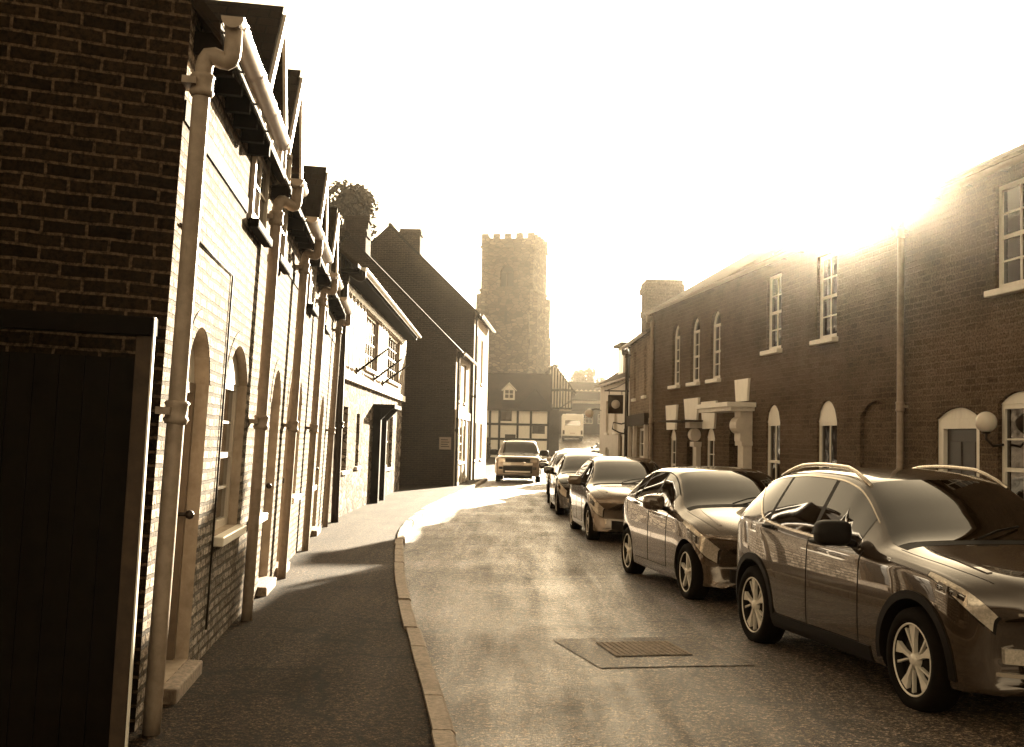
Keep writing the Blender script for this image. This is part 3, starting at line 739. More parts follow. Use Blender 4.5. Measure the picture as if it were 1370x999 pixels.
for (sx, sy) in ((1, -1), (-1, -1), (1, 1)):
    m = MB()
    for z1, o_ in ((13.0, 0.42), (17.2, 0.24)):
        a = Vector((sx * w1, sy * w1, 0)); n = Vector((sx, sy, 0)).normalized(); tt = Vector((-sy, sx, 0)).normalized() * 0.45
        P = [a + tt - n * 0.5, a - tt - n * 0.5, a - tt + n * (o_ * 0.9), a + tt + n * (o_ * 0.9)]
        m.prism([(p.x, p.y, 0.0 if z1 < 14 else 13.0) for p in P], (0, 0, z1 if z1 < 14 else z1 - 13.0))
    m.build('buttress', M['church'], TW)
m = MB(); m.tube([(0.6, 0, 22.3), (0.6, 0, 25.2)], 0.05, 6); m.build('flagstaff', M['pipe_dark'], TW)
m = MB(); m.box(-0.15, 0.15, -w1 - 0.01, -w1 + 0.02, 14.2, 15.3); m.build('slit_window', M['timber'], TW)

# ------------------------------------------------------------------ half timbered cottage closing the street
TC = empty('half_timbered_cottage', frame(-5.2, 95.0, 0.28, 1, -0.02), 'low black and white timber cottage with a small dormer below the church tower', 'house')
U = 8.25
ops = [dict(x=(4.35, 5.25), z=(3.05, 3.95)), dict(x=(6.9, 7.9), z=(2.1, 2.85)), dict(x=(4.75, 5.6), z=(0.05, 2.0)), dict(x=(1.2, 2.4), z=(3.0, 3.9))]
m = MB(); wall_panel(m, 0, U, -0.6, 4.15, ops, 0.12); m.build('wall', M['white'], TC)
e = MB()
for x, f in ((0, 1), (U, -1)):
    P = [(x, 0, -0.6), (x, 6, -0.6), (x, 6, 4.15), (x, 3, 6.85), (x, 0, 4.15)]; e.add(P, [tuple(range(5))[::-1] if f == 1 else tuple(range(5))])
e.quad((U, 6, -0.6), (0, 6, -0.6), (0, 6, 4.15), (U, 6, 4.15)); e.build('gable_wall', M['render'], TC)
t = MB()
for z in (0.0, 1.55, 2.72, 4.0): t.box(0, U, -0.05, -0.002, z, z + 0.17)
for x in (0.0, 1.0, 2.45, 3.45, 4.2, 5.3 + 0.35, 6.7, 8.08): t.box(x, x + 0.17, -0.054, -0.003, -0.2, 4.15)
for (xa, za, xb, zb) in ((2.5, 2.6, 3.5, 0.3), (5.75, 1.6, 6.6, 0.1)): t.prism([(xa, -0.046, za), (xa + 0.2, -0.046, za), (xb + 0.2, -0.046, zb), (xb, -0.046, zb)], (0, 0.042, 0))
t.build('timber_frame', M['timber'], TC)
for o in (ops[0], ops[1], ops[3]): sash(TC, *o['x'], *o['z'], 0.05, 0, bars=(1, 0), frame_mat='timber', sill=False, rail=False)
door(TC, 4.75, 5.6, 0.05, 2.0, 0.06, 0, fr_mat='timber', leaf='oldwood', knob=False)
roof_slabs(TC, 0, U, 6, 4.15, 6.85, 0.35, 0.1, 0.12, 'tiles_old')
# small dormer
d = MB(); d.prism([(4.55, 0.35, 4.75), (5.45, 0.35, 4.75), (5.45, 0.35, 5.55), (5.0, 0.35, 6.0), (4.55, 0.35, 5.55)], (0, 1.4, 0)); D = d.build('dormer', M['white'], TC)
r = MB(); r.prism([(4.42, 0.25, 5.48), (5.0, 0.25, 6.05), (5.0, 0.25, 6.15), (4.38, 0.25, 5.52)], (0, 1.7, 0)); r.prism([(5.58, 0.25, 5.48), (5.0, 0.25, 6.05), (5.0, 0.25, 6.15), (5.62, 0.25, 5.52)], (0, 1.7, 0)); r.build('dormer_roof', M['white'], D)
for a, b in ((4.68, 4.96), (5.04, 5.32)):
    for z in (4.9, 5.25):
        q = MB(); q.box(a, b, 0.335, 0.352, z, z + 0.28); q.build('pane', M['door'], D)
# hipped porch roof over the right end
h = MB(); h.add([(5.7, -0.5, 4.02), (8.5, -0.5, 4.02), (8.5, 1.6, 4.5), (5.7, 1.6, 4.5), (7.1, 0.7, 5.6), (7.1, 1.7, 5.75)], [(0, 1, 4), (1, 2, 5, 4), (3, 0, 4, 5), (2, 3, 5), (3, 2, 1, 0)]); h.build('hipped_roof', M['tiles'], TC)
m = MB(); m.box(0.15, 2.3, -0.09, -0.06, 2.95, 3.35); m.build('sign_board', M['cream'], TC)
m = MB(); m.box(0.2, 1.0, 2.6, 3.4, 6.2, 7.6); m.build('chimney', M['far_brick'], TC)
# striped jettied wing on the right
WG = empty('striped_gable_house', frame(3.0, 98.5, 0.4, 1, -0.03), 'narrow gable of close black and white studs beside the church tower', 'house')
m = MB(); m.box(0.15, 0.98, 0.2, 5, -0.6, 4.05); m.build('ground_floor', M['far_brick'], WG)
m = MB(); m.prism([(0, 0, 4.05), (2.0, 0, 4.05), (2.0, 0, 5.7), (0.55, 0, 7.6), (0, 0, 7.6)], (0, 5, 0)); m.build('wall', M['white'], WG)
t = MB()
for k in range(9): 
    x = 0.0 + k * 0.235; zt = 7.5 if x < 0.5 else 5.7 + (2.0 - x) * 1.25
    t.box(x, x + 0.11, -0.04, -0.002, 4.05, min(zt, 7.5))
t.box(0, 2.0, -0.045, -0.003, 5.55, 5.72); t.box(0, 2.0, -0.045, -0.003, 4.05, 4.2)
t.prism([(1.0, -0.046, 4.2), (1.15, -0.046, 4.2), (1.95, -0.046, 4.75), (1.8, -0.046, 4.75)], (0, 0.04, 0)); t.build('timber_studs', M['timber'], WG)
r = MB(); r.prism([(2.25, -0.2, 5.35), (0.5, -0.2, 7.65), (0.5, -0.2, 7.8), (2.35, -0.2, 5.42)], (0, 5.3, 0)); r.prism([(-0.6, -0.2, 6.6), (0.5, -0.2, 7.65), (0.5, -0.2, 7.8), (-0.7, -0.2, 6.65)], (0, 5.3, 0)); r.build('roof', M['tiles'], WG)
# long roofed house behind the van
LH = empty('long_roofed_house', frame(5.2, 135, 2.4, 1, -0.03), 'far house with a long patterned tile roof closing the view above the white van', 'house')
m = MB(); wall_panel(m, 0, 9, -1.5, 4.4, [dict(x=(1.0, 2.2), z=(1.5, 2.6)), dict(x=(2.8, 4.0), z=(1.5, 2.6)), dict(x=(4.6, 5.8), z=(1.5, 2.6))], 0.15); m.build('wall', M['far_brick'], LH)
for a in (1.0, 2.8, 4.6): sash(LH, a, a + 1.2, 1.5, 2.6, 0.08, 0, bars=(2, 0), sill=False)
roof_slabs(LH, 0, 9, 6, 4.3, 6.1, 0.4, 0.1, 0.12, 'tiles')
z_ = MB()
for k in range(18): z_.prism([(k * 0.5, -0.33 + 1.6, 5.19), (k * 0.5 + 0.25, -0.33 + 1.9, 5.37), (k * 0.5 + 0.5, -0.33 + 1.6, 5.19)], (0, -0.02, 0.04))
z_.build('roof_pattern', M['cream'], LH)
m = MB(); m.prism([(0, -1.2, 2.9), (9, -1.2, 2.9), (9, 0, 3.7), (0, 0, 3.7)], (0, 0, 0.1)); m.build('lean_to_roof', M['tiles'], LH)
m = MB(); m.box(0, 9, -0.03, -0.003, 3.75, 4.1); m.build('eaves_band', M['cream'], LH)

# ------------------------------------------------------------------ right hand terrace
RA, RS = 7.0, -0.13
RU = sqrt(1 + RS * RS)
def right_house(name, Yn, Yf, label, He, Hr, Dp, ops, wall='terrace_brick', xf=None, group='brick terrace houses on the right side', roof='slate'):
    ox = RA + RS * Yf if xf is None else xf[0]; d = (-RS, -1) if xf is None else xf[1]
    R = empty(name, frame(ox, Yf, PV, *d), label, 'house', group)
    U = (Yf - Yn) * sqrt(1 + (d[0] / d[1]) ** 2) - 0.004
    shell(R, U, Dp, He, Hr, ops, wall, wall)
    roof_slabs(R, 0, U, Dp, He, Hr, 0.16, 0.0, 0.09, roof)
    gutter(R, 0, U, -0.20, He - 0.04, 0.055, 'gutter')
    return R, U
def keystone(parent, xc, z0, z1, wb, wt):
    m = MB(); m.prism([(xc - wb / 2, -0.045, z0), (xc + wb / 2, -0.045, z0), (xc + wt / 2, -0.045, z1), (xc - wt / 2, -0.045, z1)], (0, 0.043, 0)); m.build('lintel', M['white'], parent)
def U_(Yf): return lambda y: (Yf - y) * RU
# house A: three arched sashes above, white splayed lintels below
X = U_(28.2)
opA = []; upA = [(26.2, .60), (24.72, .66), (23.32, .66)]
for y, w in upA: opA.append(dict(x=(X(y) - w / 2, X(y) + w / 2), z=(2.95, 4.30), rise=0.26))
loA = [(26.4, .60), (23.62, .66)]
for y, w in loA: opA.append(dict(x=(X(y) - w / 2, X(y) + w / 2), z=(0.62, 2.02), rise=0.22))
opA.append(dict(x=(X(24.84) - .42, X(24.84) + .42), z=(0.05, 2.0), d=0.25))
HA, U = right_house('terrace_house', 22.75, 28.2, 'brown brick terrace house with three arched upper sashes and splayed white lintels', 4.78, 6.4, 5.4, opA)
for o in opA[:5]: sash(HA, *o['x'], *o['z'], 0.06, o['rise'], bars=(1, 1), tymp=o['z'][0] < 2, sill_out=0.09)
door(HA, *opA[5]['x'], 0.05, 2.0, 0.15, 0)
for y, w in loA: keystone(HA, X(y), 1.98, 2.52, w + 0.10, w + 0.34)
keystone(HA, X(24.84), 2.16, 2.62, .82, 1.10)
for s in (1,):
    c = MB(); xx = X(24.84) + s * 0.52
    c.box(xx - 0.11, xx + 0.11, -0.10, -0.002, 0.0, 1.62); c.box(xx - 0.15, xx + 0.15, -0.16, -0.002, 1.62, 1.72)
    c.prism([(xx - 0.10, -0.11 + 0.11 * cos(pi * q / 8), 1.86 + 0.13 * sin(pi * q / 8)) for q in range(16)], (0.2, 0, 0)); c.box(xx - 0.16, xx + 0.16, -0.26, -0.002, 2.0, 2.12)
    c.build('pilaster', M['cream'], HA)
cn = MB(); cn.box(X(24.84) - 0.9, X(24.84) + 0.9, -0.50, -0.002, 2.09 + 0.035, 2.155); cn.build('door_canopy', M['oldwood'], HA)
downpipe(HA, 0.14, 4.5, 0.0, 0.045, 'pipe', 0.07, (0.2, -0.2, 4.7), (2.2,))
# house B: portico, arched sashes
X = U_(22.746)
opB = [dict(x=(X(20.06) - .36, X(20.06) + .36), z=(3.28, 4.56)), dict(x=(X(17.8) - .38, X(17.8) + .38), z=(3.28, 4.56)),
       dict(x=(X(20.06) - .34, X(20.06) + .34), z=(0.75, 2.36), rise=0.30), dict(x=(X(17.77) - .38, X(17.77) + .38), z=(0.75, 2.36), rise=0.32),
       dict(x=(X(21.95) - .46, X(21.95) + .46), z=(0.05, 2.25), rise=0.42, d=0.5), dict(x=(X(16.1) - .5, X(16.1) + .5), z=(0.4, 2.3), rise=0.2, d=0.06)]
HB, U = right_house('terrace_house', 15.35, 22.746, 'long brown brick terrace house with a canopied arched porch', 4.78, 6.0, 5.4, opB)
for o in opB[:2]: sash(HB, *o['x'], *o['z'], 0.05, 0, bars=(1, 1), sill_out=0.10)
for o in opB[2:4]: sash(HB, *o['x'], *o['z'], 0.04, o['rise'], bars=(1, 0), tymp=True, sill_out=0.09)
m = MB(); m.box(opB[5]['x'][0], opB[5]['x'][1], 0.055, 0.07, 0.4, 2.3); m.build('blocked_arch', M['terrace_brick'], HB)
door(HB, opB[4]['x'][0] + 0.02, opB[4]['x'][1] - 0.02, 0.05, 1.83, 0.40, 0, knob=False)
m = MB(); m.box(opB[4]['x'][0], opB[4]['x'][1], 0.47, 0.5, 1.8, 2.25); m.build('fanlight', M['door'], HB)
px = X(21.95)
m = MB(); m.box(px - 1.05, px + 1.05, -0.52, -0.002, 2.34, 2.42); m.box(px - 0.98, px + 0.98, -0.44, -0.002, 2.27, 2.34); m.build('door_canopy', M['white'], HB)
for s in (1,):
    c = MB(); xx = px + s * 0.70
    c.box(xx - 0.15, xx + 0.15, -0.16, -0.002, 0.0, 1.66); c.box(xx - 0.19, xx + 0.19, -0.2, -0.002, 1.66, 1.74)
    c.box(xx - 0.17, xx + 0.17, -0.22, -0.002, 1.74, 2.27); c.prism([(xx - 0.185, -0.19 + 0.12 * cos(pi * q / 8), 2.02 + 0.15 * sin(pi * q / 8)) for q in range(16)], (0.37, 0, 0))
    c.build('pilaster', M['cream'], HB)
keystone(HB, px + 0.35, 2.46, 2.86, .62, .78)
# house C, nearest
X = U_(15.346)
opC = [dict(x=(X(14.42), X(13.42)), z=(0.05, 2.16), rise=0.13, d=0.2), dict(x=(X(12.68) - .42, X(12.68) + .42), z=(3.42, 4.58)), dict(x=(X(12.62) - .42, X(12.62) + .42), z=(0.75, 2.30), rise=0.13),
       dict(x=(X(9.4) - .42, X(9.4) + .42), z=(3.42, 4.58)), dict(x=(X(9.4) - .42, X(9.4) + .42), z=(0.75, 2.3), rise=0.13)]
HC, U = right_house('terrace_house', 5.0, 15.346, 'nearest brown brick terrace house on the right with a broad white door frame', 4.74, 5.95, 5.4, opC)
for o in opC[1:]: sash(HC, *o['x'], *o['z'], 0.05, o.get('rise', 0), bars=(1, 1), tymp=True, sill_out=0.10)
door(HC, *opC[0]['x'], 0.05, 2.16, 0.06, 0.13, fr_mat='white', fr=0.12)
downpipe(HC, 0.12, 4.45, 0.0, 0.045, 'pipe', 0.07, (0.15, -0.2, 4.66), (2.2,))
# house D with big chimney stack
opD = [dict(x=(1.0, 1.45), z=(2.85, 4.1)), dict(x=(3.2, 3.65), z=(2.85, 4.1), rise=0.2), dict(x=(0.7, 1.5), z=(0.05, 2.05)), dict(x=(2.0, 3.9), z=(0.6, 2.05))]
HD, U = right_house('shop_house', 28.24, 33.0, 'narrow brick house with a shopfront and a broad chimney stack', 4.35, 5.7, 4.6, opD, 'light_brick', (3.26, (0.012, -1)), 'older houses at the far end of the right side')
for o in opD[:2] + opD[3:]: sash(HD, *o['x'], *o['z'], 0.06, o.get('rise', 0), bars=(1, 1), sill_out=0.07)
door(HD, *opD[2]['x'], 0.05, 2.05, 0.1)
m = MB(); m.box(0.4, 4.3, -0.12, -0.002, 2.12, 2.4); m.build('shop_fascia', M['oldwood'], HD)
for x in (0.5, 1.7, 4.0):
    m = MB(); m.box(x, x + 0.16, -0.09, -0.002, 0, 2.12); m.build('pilaster', M['cream'], HD)
chimney(HD, 1.55, 2.7, 0.1, 1.0, 4.3, 5.85, 'terrace_brick', 0); chimney(HD, 0.1, 0.7, 0.3, 1.0, 4.2, 5.4, 'terrace_brick', 1)
downpipe(HD, 0.1, 4.1, 0.0, 0.05, 'pipe_dark', 0.09, (0.1, -0.2, 4.28), (2.0,))
# white house E
opE = [dict(x=(1.4, 2.0), z=(2.0, 3.05)), dict(x=(3.2, 3.8), z=(2.0, 3.05)), dict(x=(1.4, 2.1), z=(0.5, 1.5)), dict(x=(4.0, 4.8), z=(0.05, 1.95))]
HE, U = right_house('white_house', 34.6, 41.2, 'low white rendered house past the pub sign with a dark dormer in its roof', 3.62, 5.2, 4.6, opE, 'cream', (3.06, (0.07, -1)), 'older houses at the far end of the right side')
for o in opE[:3]: sash(HE, *o['x'], *o['z'], 0.06, 0, bars=(1, 1), sill_out=0.06)
door(HE, *opE[3]['x'], 0.05, 1.95, 0.1)
d = MB(); d.box(2.2, 3.5, 0.25, 2.0, 3.75, 4.75); D = d.build('dormer', M['cream'], HE); r = MB(); r.box(2.05, 3.65, 0.1, 2.1, 4.75, 4.85); r.build('dormer_roof', M['slate'], D)
d = MB(); d.box(2.35, 3.35, 0.232, 0.248, 3.9, 4.65); d.build('pane', M['glass'], D)
d = MB(); d.box(3.502, 3.512, 0.35, 1.9, 3.9, 4.72); d.build('tile_hanging', M['tiles'], D)

m = MB(); m.prism([(-0.02, 1.9, -0.3), (-0.02, 6.3, -0.3), (-0.02, 6.3, 4.2), (-0.02, 4.1, 6.0), (-0.02, 1.9, 4.2)], (-8.5, 0, 0)); m.build('shade_wing', M['cream'], HE)  # unseen wing added behind the house to throw shade on the road
m = MB(); m.prism([(0.1, 1.65, 4.05), (0.1, 4.1, 6.05), (0.1, 4.1, 6.2), (0.1, 1.65, 4.2)], (-8.7, 0, 0)); m.prism([(0.1, 6.55, 4.05), (0.1, 4.101, 6.05), (0.1, 4.101, 6.2), (0.1, 6.55, 4.2)], (-8.7, 0, 0)); m.build('shade_wing_roof', M['slate'], HE)  # roof of the added wing, there for its shadow

# lamp, sign, wall lamp
GL = empty('globe_lamp', frame(RA + RS * 12.98 - 0.12, 12.98, 2.03, -RS, -1), 'white globe lamp on the brick wall beside the broad white door frame', 'lamp')
m = MB(); m.lathe([(-0.115 * cos(pi * k / 14), max(0.001, 0.115 * sin(pi * k / 14))) for k in range(15)], 20, 'Z', (0, -0.04, 0.04)); m.build('globe', M['globe'], GL)
m = MB(); m.tube([(0, 0.16, -0.2), (0, 0.04, -0.22), (0, -0.04, -0.14), (0, -0.04, -0.06)], 0.014, 8); m.lathe([(-0.09, 0.04), (-0.06, 0.05)], 12, 'Z', (0, -0.04, 0)); m.build('bracket', M['pipe_dark'], GL)
PS = empty('pub_sign', frame(3.25, 33.05, 2.35, 0, -1), 'small dark hanging sign on an iron bracket in front of the white house', 'sign')
m = MB(); m.box(-0.03, 0.03, -0.58, -0.16, 0.22, 0.74); bevel(m.build('board', M['oldwood'], PS), 0.008, 1)
m = MB(); m.lathe([(-0.036, 0.001), (-0.036, 0.12), (0.036, 0.12), (0.036, 0.001)], 18, 'X', (0, -0.37, 0.48)); m.build('emblem', M['cream'], PS)
m = MB(); m.tube([(0, 0.0, 0.85), (0, -0.68, 0.85)], 0.02, 6); m.tube([(0, 0, 1.15), (0, -0.35, 0.95), (0, -0.6, 0.87)], 0.014, 6); m.tube([(0, -0.2, 0.75), (0, -0.2, 0.85)], 0.01, 6); m.tube([(0, -0.55, 0.75), (0, -0.55, 0.85)], 0.01, 6)
m.tube([(0, 0, 0.0), (0, -0.2, -0.06), (0, -0.42, -0.02), (0, -0.45, -0.2), (0, -0.25, -0.3), (0, 0, -0.35)], 0.022, 6); m.build('bracket', M['pipe_dark'], PS)
WL = empty('wall_lamp', frame(3.0, 40.5, 2.75, 0.07, -1), 'small round lamp on an arm from the corner of the white house', 'lamp')
m = MB(); m.tube([(0, 0.05, 0.1), (0, -0.12, 0.16), (0, -0.3, 0.12), (0, -0.34, 0.02)], 0.018, 6); m.build('bracket', M['pipe_dark'], WL)
m = MB(); m.lathe([(-0.15 * cos(pi * k / 10), max(0.001, 0.15 * sin(pi * k / 10))) for k in range(11)], 14, 'Z', (0, -0.36, 0.0)); m.build('globe', M['globe'], WL)

# ------------------------------------------------------------------ trees and shrubs
def tree(label, x, y, z, h, r, mat, n, seed, group=None, trunk=0.25, squash=1.2, leaf=0.28, base=0.25):
    rnd = random.Random(seed)
    R = empty('tree', Matrix.Translation((x, y, z)), label, 'tree', group)
    t = MB(); t.tube([(0, 0, -0.3), (0.05, 0.03, h * 0.3), (0.1, -0.05, h * 0.6), (0.0, 0.0, h * 0.85)], [trunk, trunk * 0.75, trunk * 0.5, trunk * 0.15], 8)
    cl = []
    for k in range(9):
        a = rnd.uniform(0, 2 * pi); zz = h * rnd.uniform(base + 0.1, 0.85); rr = r * rnd.uniform(0.35, 0.75)
        e = Vector((rr * cos(a), rr * sin(a), zz + r * 0.25)); t.tube([(0.05, 0, zz - r * 0.3), lerp(Vector((0, 0, zz)), e, 0.5), e], [trunk * 0.35, trunk * 0.2, trunk * 0.08], 5)
    t.build('trunk', M['bark'], R)
    cz = h * (base + 1) / 2; hh = h * (1 - base) / 2
    for k in range(40):
        u, a = rnd.uniform(-0.9, 0.95), rnd.uniform(0, 2 * pi); q = sqrt(1 - u * u) * rnd.uniform(0.45, 0.85)
        cl.append((Vector((r * q * cos(a), r * q * sin(a), cz + hh * u * 0.88)), r * rnd.uniform(0.17, 0.40)))
    c = MB()
    for k in range(n):
        p0, s = cl[rnd.randrange(len(cl))]
        d = Vector((rnd.gauss(0, 1), rnd.gauss(0, 1), rnd.gauss(0, 1))).normalized() * s * rnd.uniform(0.4, 1.05) ** 0.6
        p = p0 + d; nrm = (d.normalized() + Vector((rnd.gauss(0, .6), rnd.gauss(0, .6), rnd.gauss(0, .6) + 0.3))).normalized()
        a = nrm.orthogonal().normalized(); a = Matrix.Rotation(rnd.uniform(0, 6.3), 3, nrm) @ a; b = nrm.cross(a); l = leaf * rnd.uniform(0.6, 1.3); w = l * 0.55
        c.add([p - a * l * .5, p + b * w * .5 + nrm * .03, p + a * l * .5, p - b * w * .5 + nrm * .03], [(0, 1, 2, 3)])
    c.build('crown', M[mat], R); return R
tree('dark bushy tree rising behind the chimney stack on the left', -9.1, 62, 0, 15.4, 3.3, 'leaf', 17000, 3, None, 0.3, 1.2, 0.34, 0.15)
tree('pale round tree above the far long roofed house', 10.6, 172, 3.5, 9.0, 3.0, 'leaf_pale', 5000, 5, None, 0.3, 1.2, 0.4, 0.3)
tree('thin bare looking tree showing just right of the church tower', 5.4, 150, 3.2, 8.5, 1.7, 'leaf_pale', 900, 8, None, 0.2, 1.2, 0.3, 0.45)
def shrub(label, x, y, z, h, r, seed):
    rnd = random.Random(seed); R = empty('shrub', Matrix.Translation((x, y, z)), label, 'shrub', 'dark shrubs before the timber cottage')
    t = MB(); t.tube([(0, 0, -0.2), (0.03, 0, h * 0.6)], [0.05, 0.02], 6); t.build('stem', M['bark'], R)
    c = MB()
    for k in range(1300):
        d = Vector((rnd.gauss(0, 1), rnd.gauss(0, 1), rnd.gauss(0, 1))).normalized() * rnd.uniform(0.3, 1) ** 0.5
        p = Vector((d.x * r, d.y * r, h * 0.5 + d.z * h * 0.5)); nrm = Vector((rnd.gauss(0, 1), rnd.gauss(0, 1), rnd.gauss(0, 1))).normalized(); a = nrm.orthogonal().normalized(); b = nrm.cross(a); l = rnd.uniform(.1, .2)
        c.add([p - a * l, p + b * l * .5, p + a * l, p - b * l * .5], [(0, 1, 2, 3)])
    c.build('foliage', M['leaf'], R)
shrub('taller dark shrub beside the parked off road car, before the timber cottage', -2.05, 88, 0.2, 1.9, 0.62, 2)
shrub('low dark shrub left of the white bollard, before the timber cottage', -3.3, 88, 0.2, 1.3, 0.7, 4)
BO = empty('bollard', Matrix.Translation((-2.62, 86, 0.25)), 'thin white post standing between the two dark shrubs', 'bollard')
m = MB(); m.lathe([(0, 0.09), (0.08, 0.09), (0.09, 0.06), (1.05, 0.05), (1.1, 0.07), (1.16, 0.05), (1.2, 0.001)], 10, 'Z'); m.build('post', M['white'], BO)

# ------------------------------------------------------------------ utility cover in the road
def rz(x, y): return roadz(x, y)
CV = empty('utility_cover', Matrix.Translation((1.15, 10.0, rz(1.15, 10.0))), 'rectangular metal utility cover set in a dark tar patch in the road', 'utility cover')
q = [(0.40, 10.52), (1.68, 10.75), (1.95, 9.42), (0.72, 9.22)]
m = MB(); 
def bil(i, j, qq, dz): 
    a = Vector((*lerp(Vector(qq[3]), Vector(qq[0]), j),)) ; b = Vector((*lerp(Vector(qq[2]), Vector(qq[1]), j),)); p = lerp(a, b, i); return (p.x - 1.15, p.y - 10.0, rz(p.x, p.y) + dz - rz(1.15, 10.0))
m.grid(lambda i, j: bil(i, j, q, 0.006), 8, 8, True, False); m.build('tar_patch', M['tar'], CV)
q2 = [(0.76, 10.32), (1.40, 10.44), (1.52, 9.80), (0.88, 9.68)]
m = MB(); m.grid(lambda i, j: bil(i, j, q2, 0.011), 4, 4, True, False)
cells = 14
lid = m.build('lid', M['pipe_dark'], CV)
m = MB()
for a in range(cells):
    for b in range(cells):
        P = [bil((a + u) / cells, (b + v) / cells, q2, 0.0115) for u, v in ((.12, .12), (.88, .12), (.88, .88), (.12, .88))]
        m.prism(P, (0, 0, 0.006))
m.build('tread_studs', M['kerb'], lid)

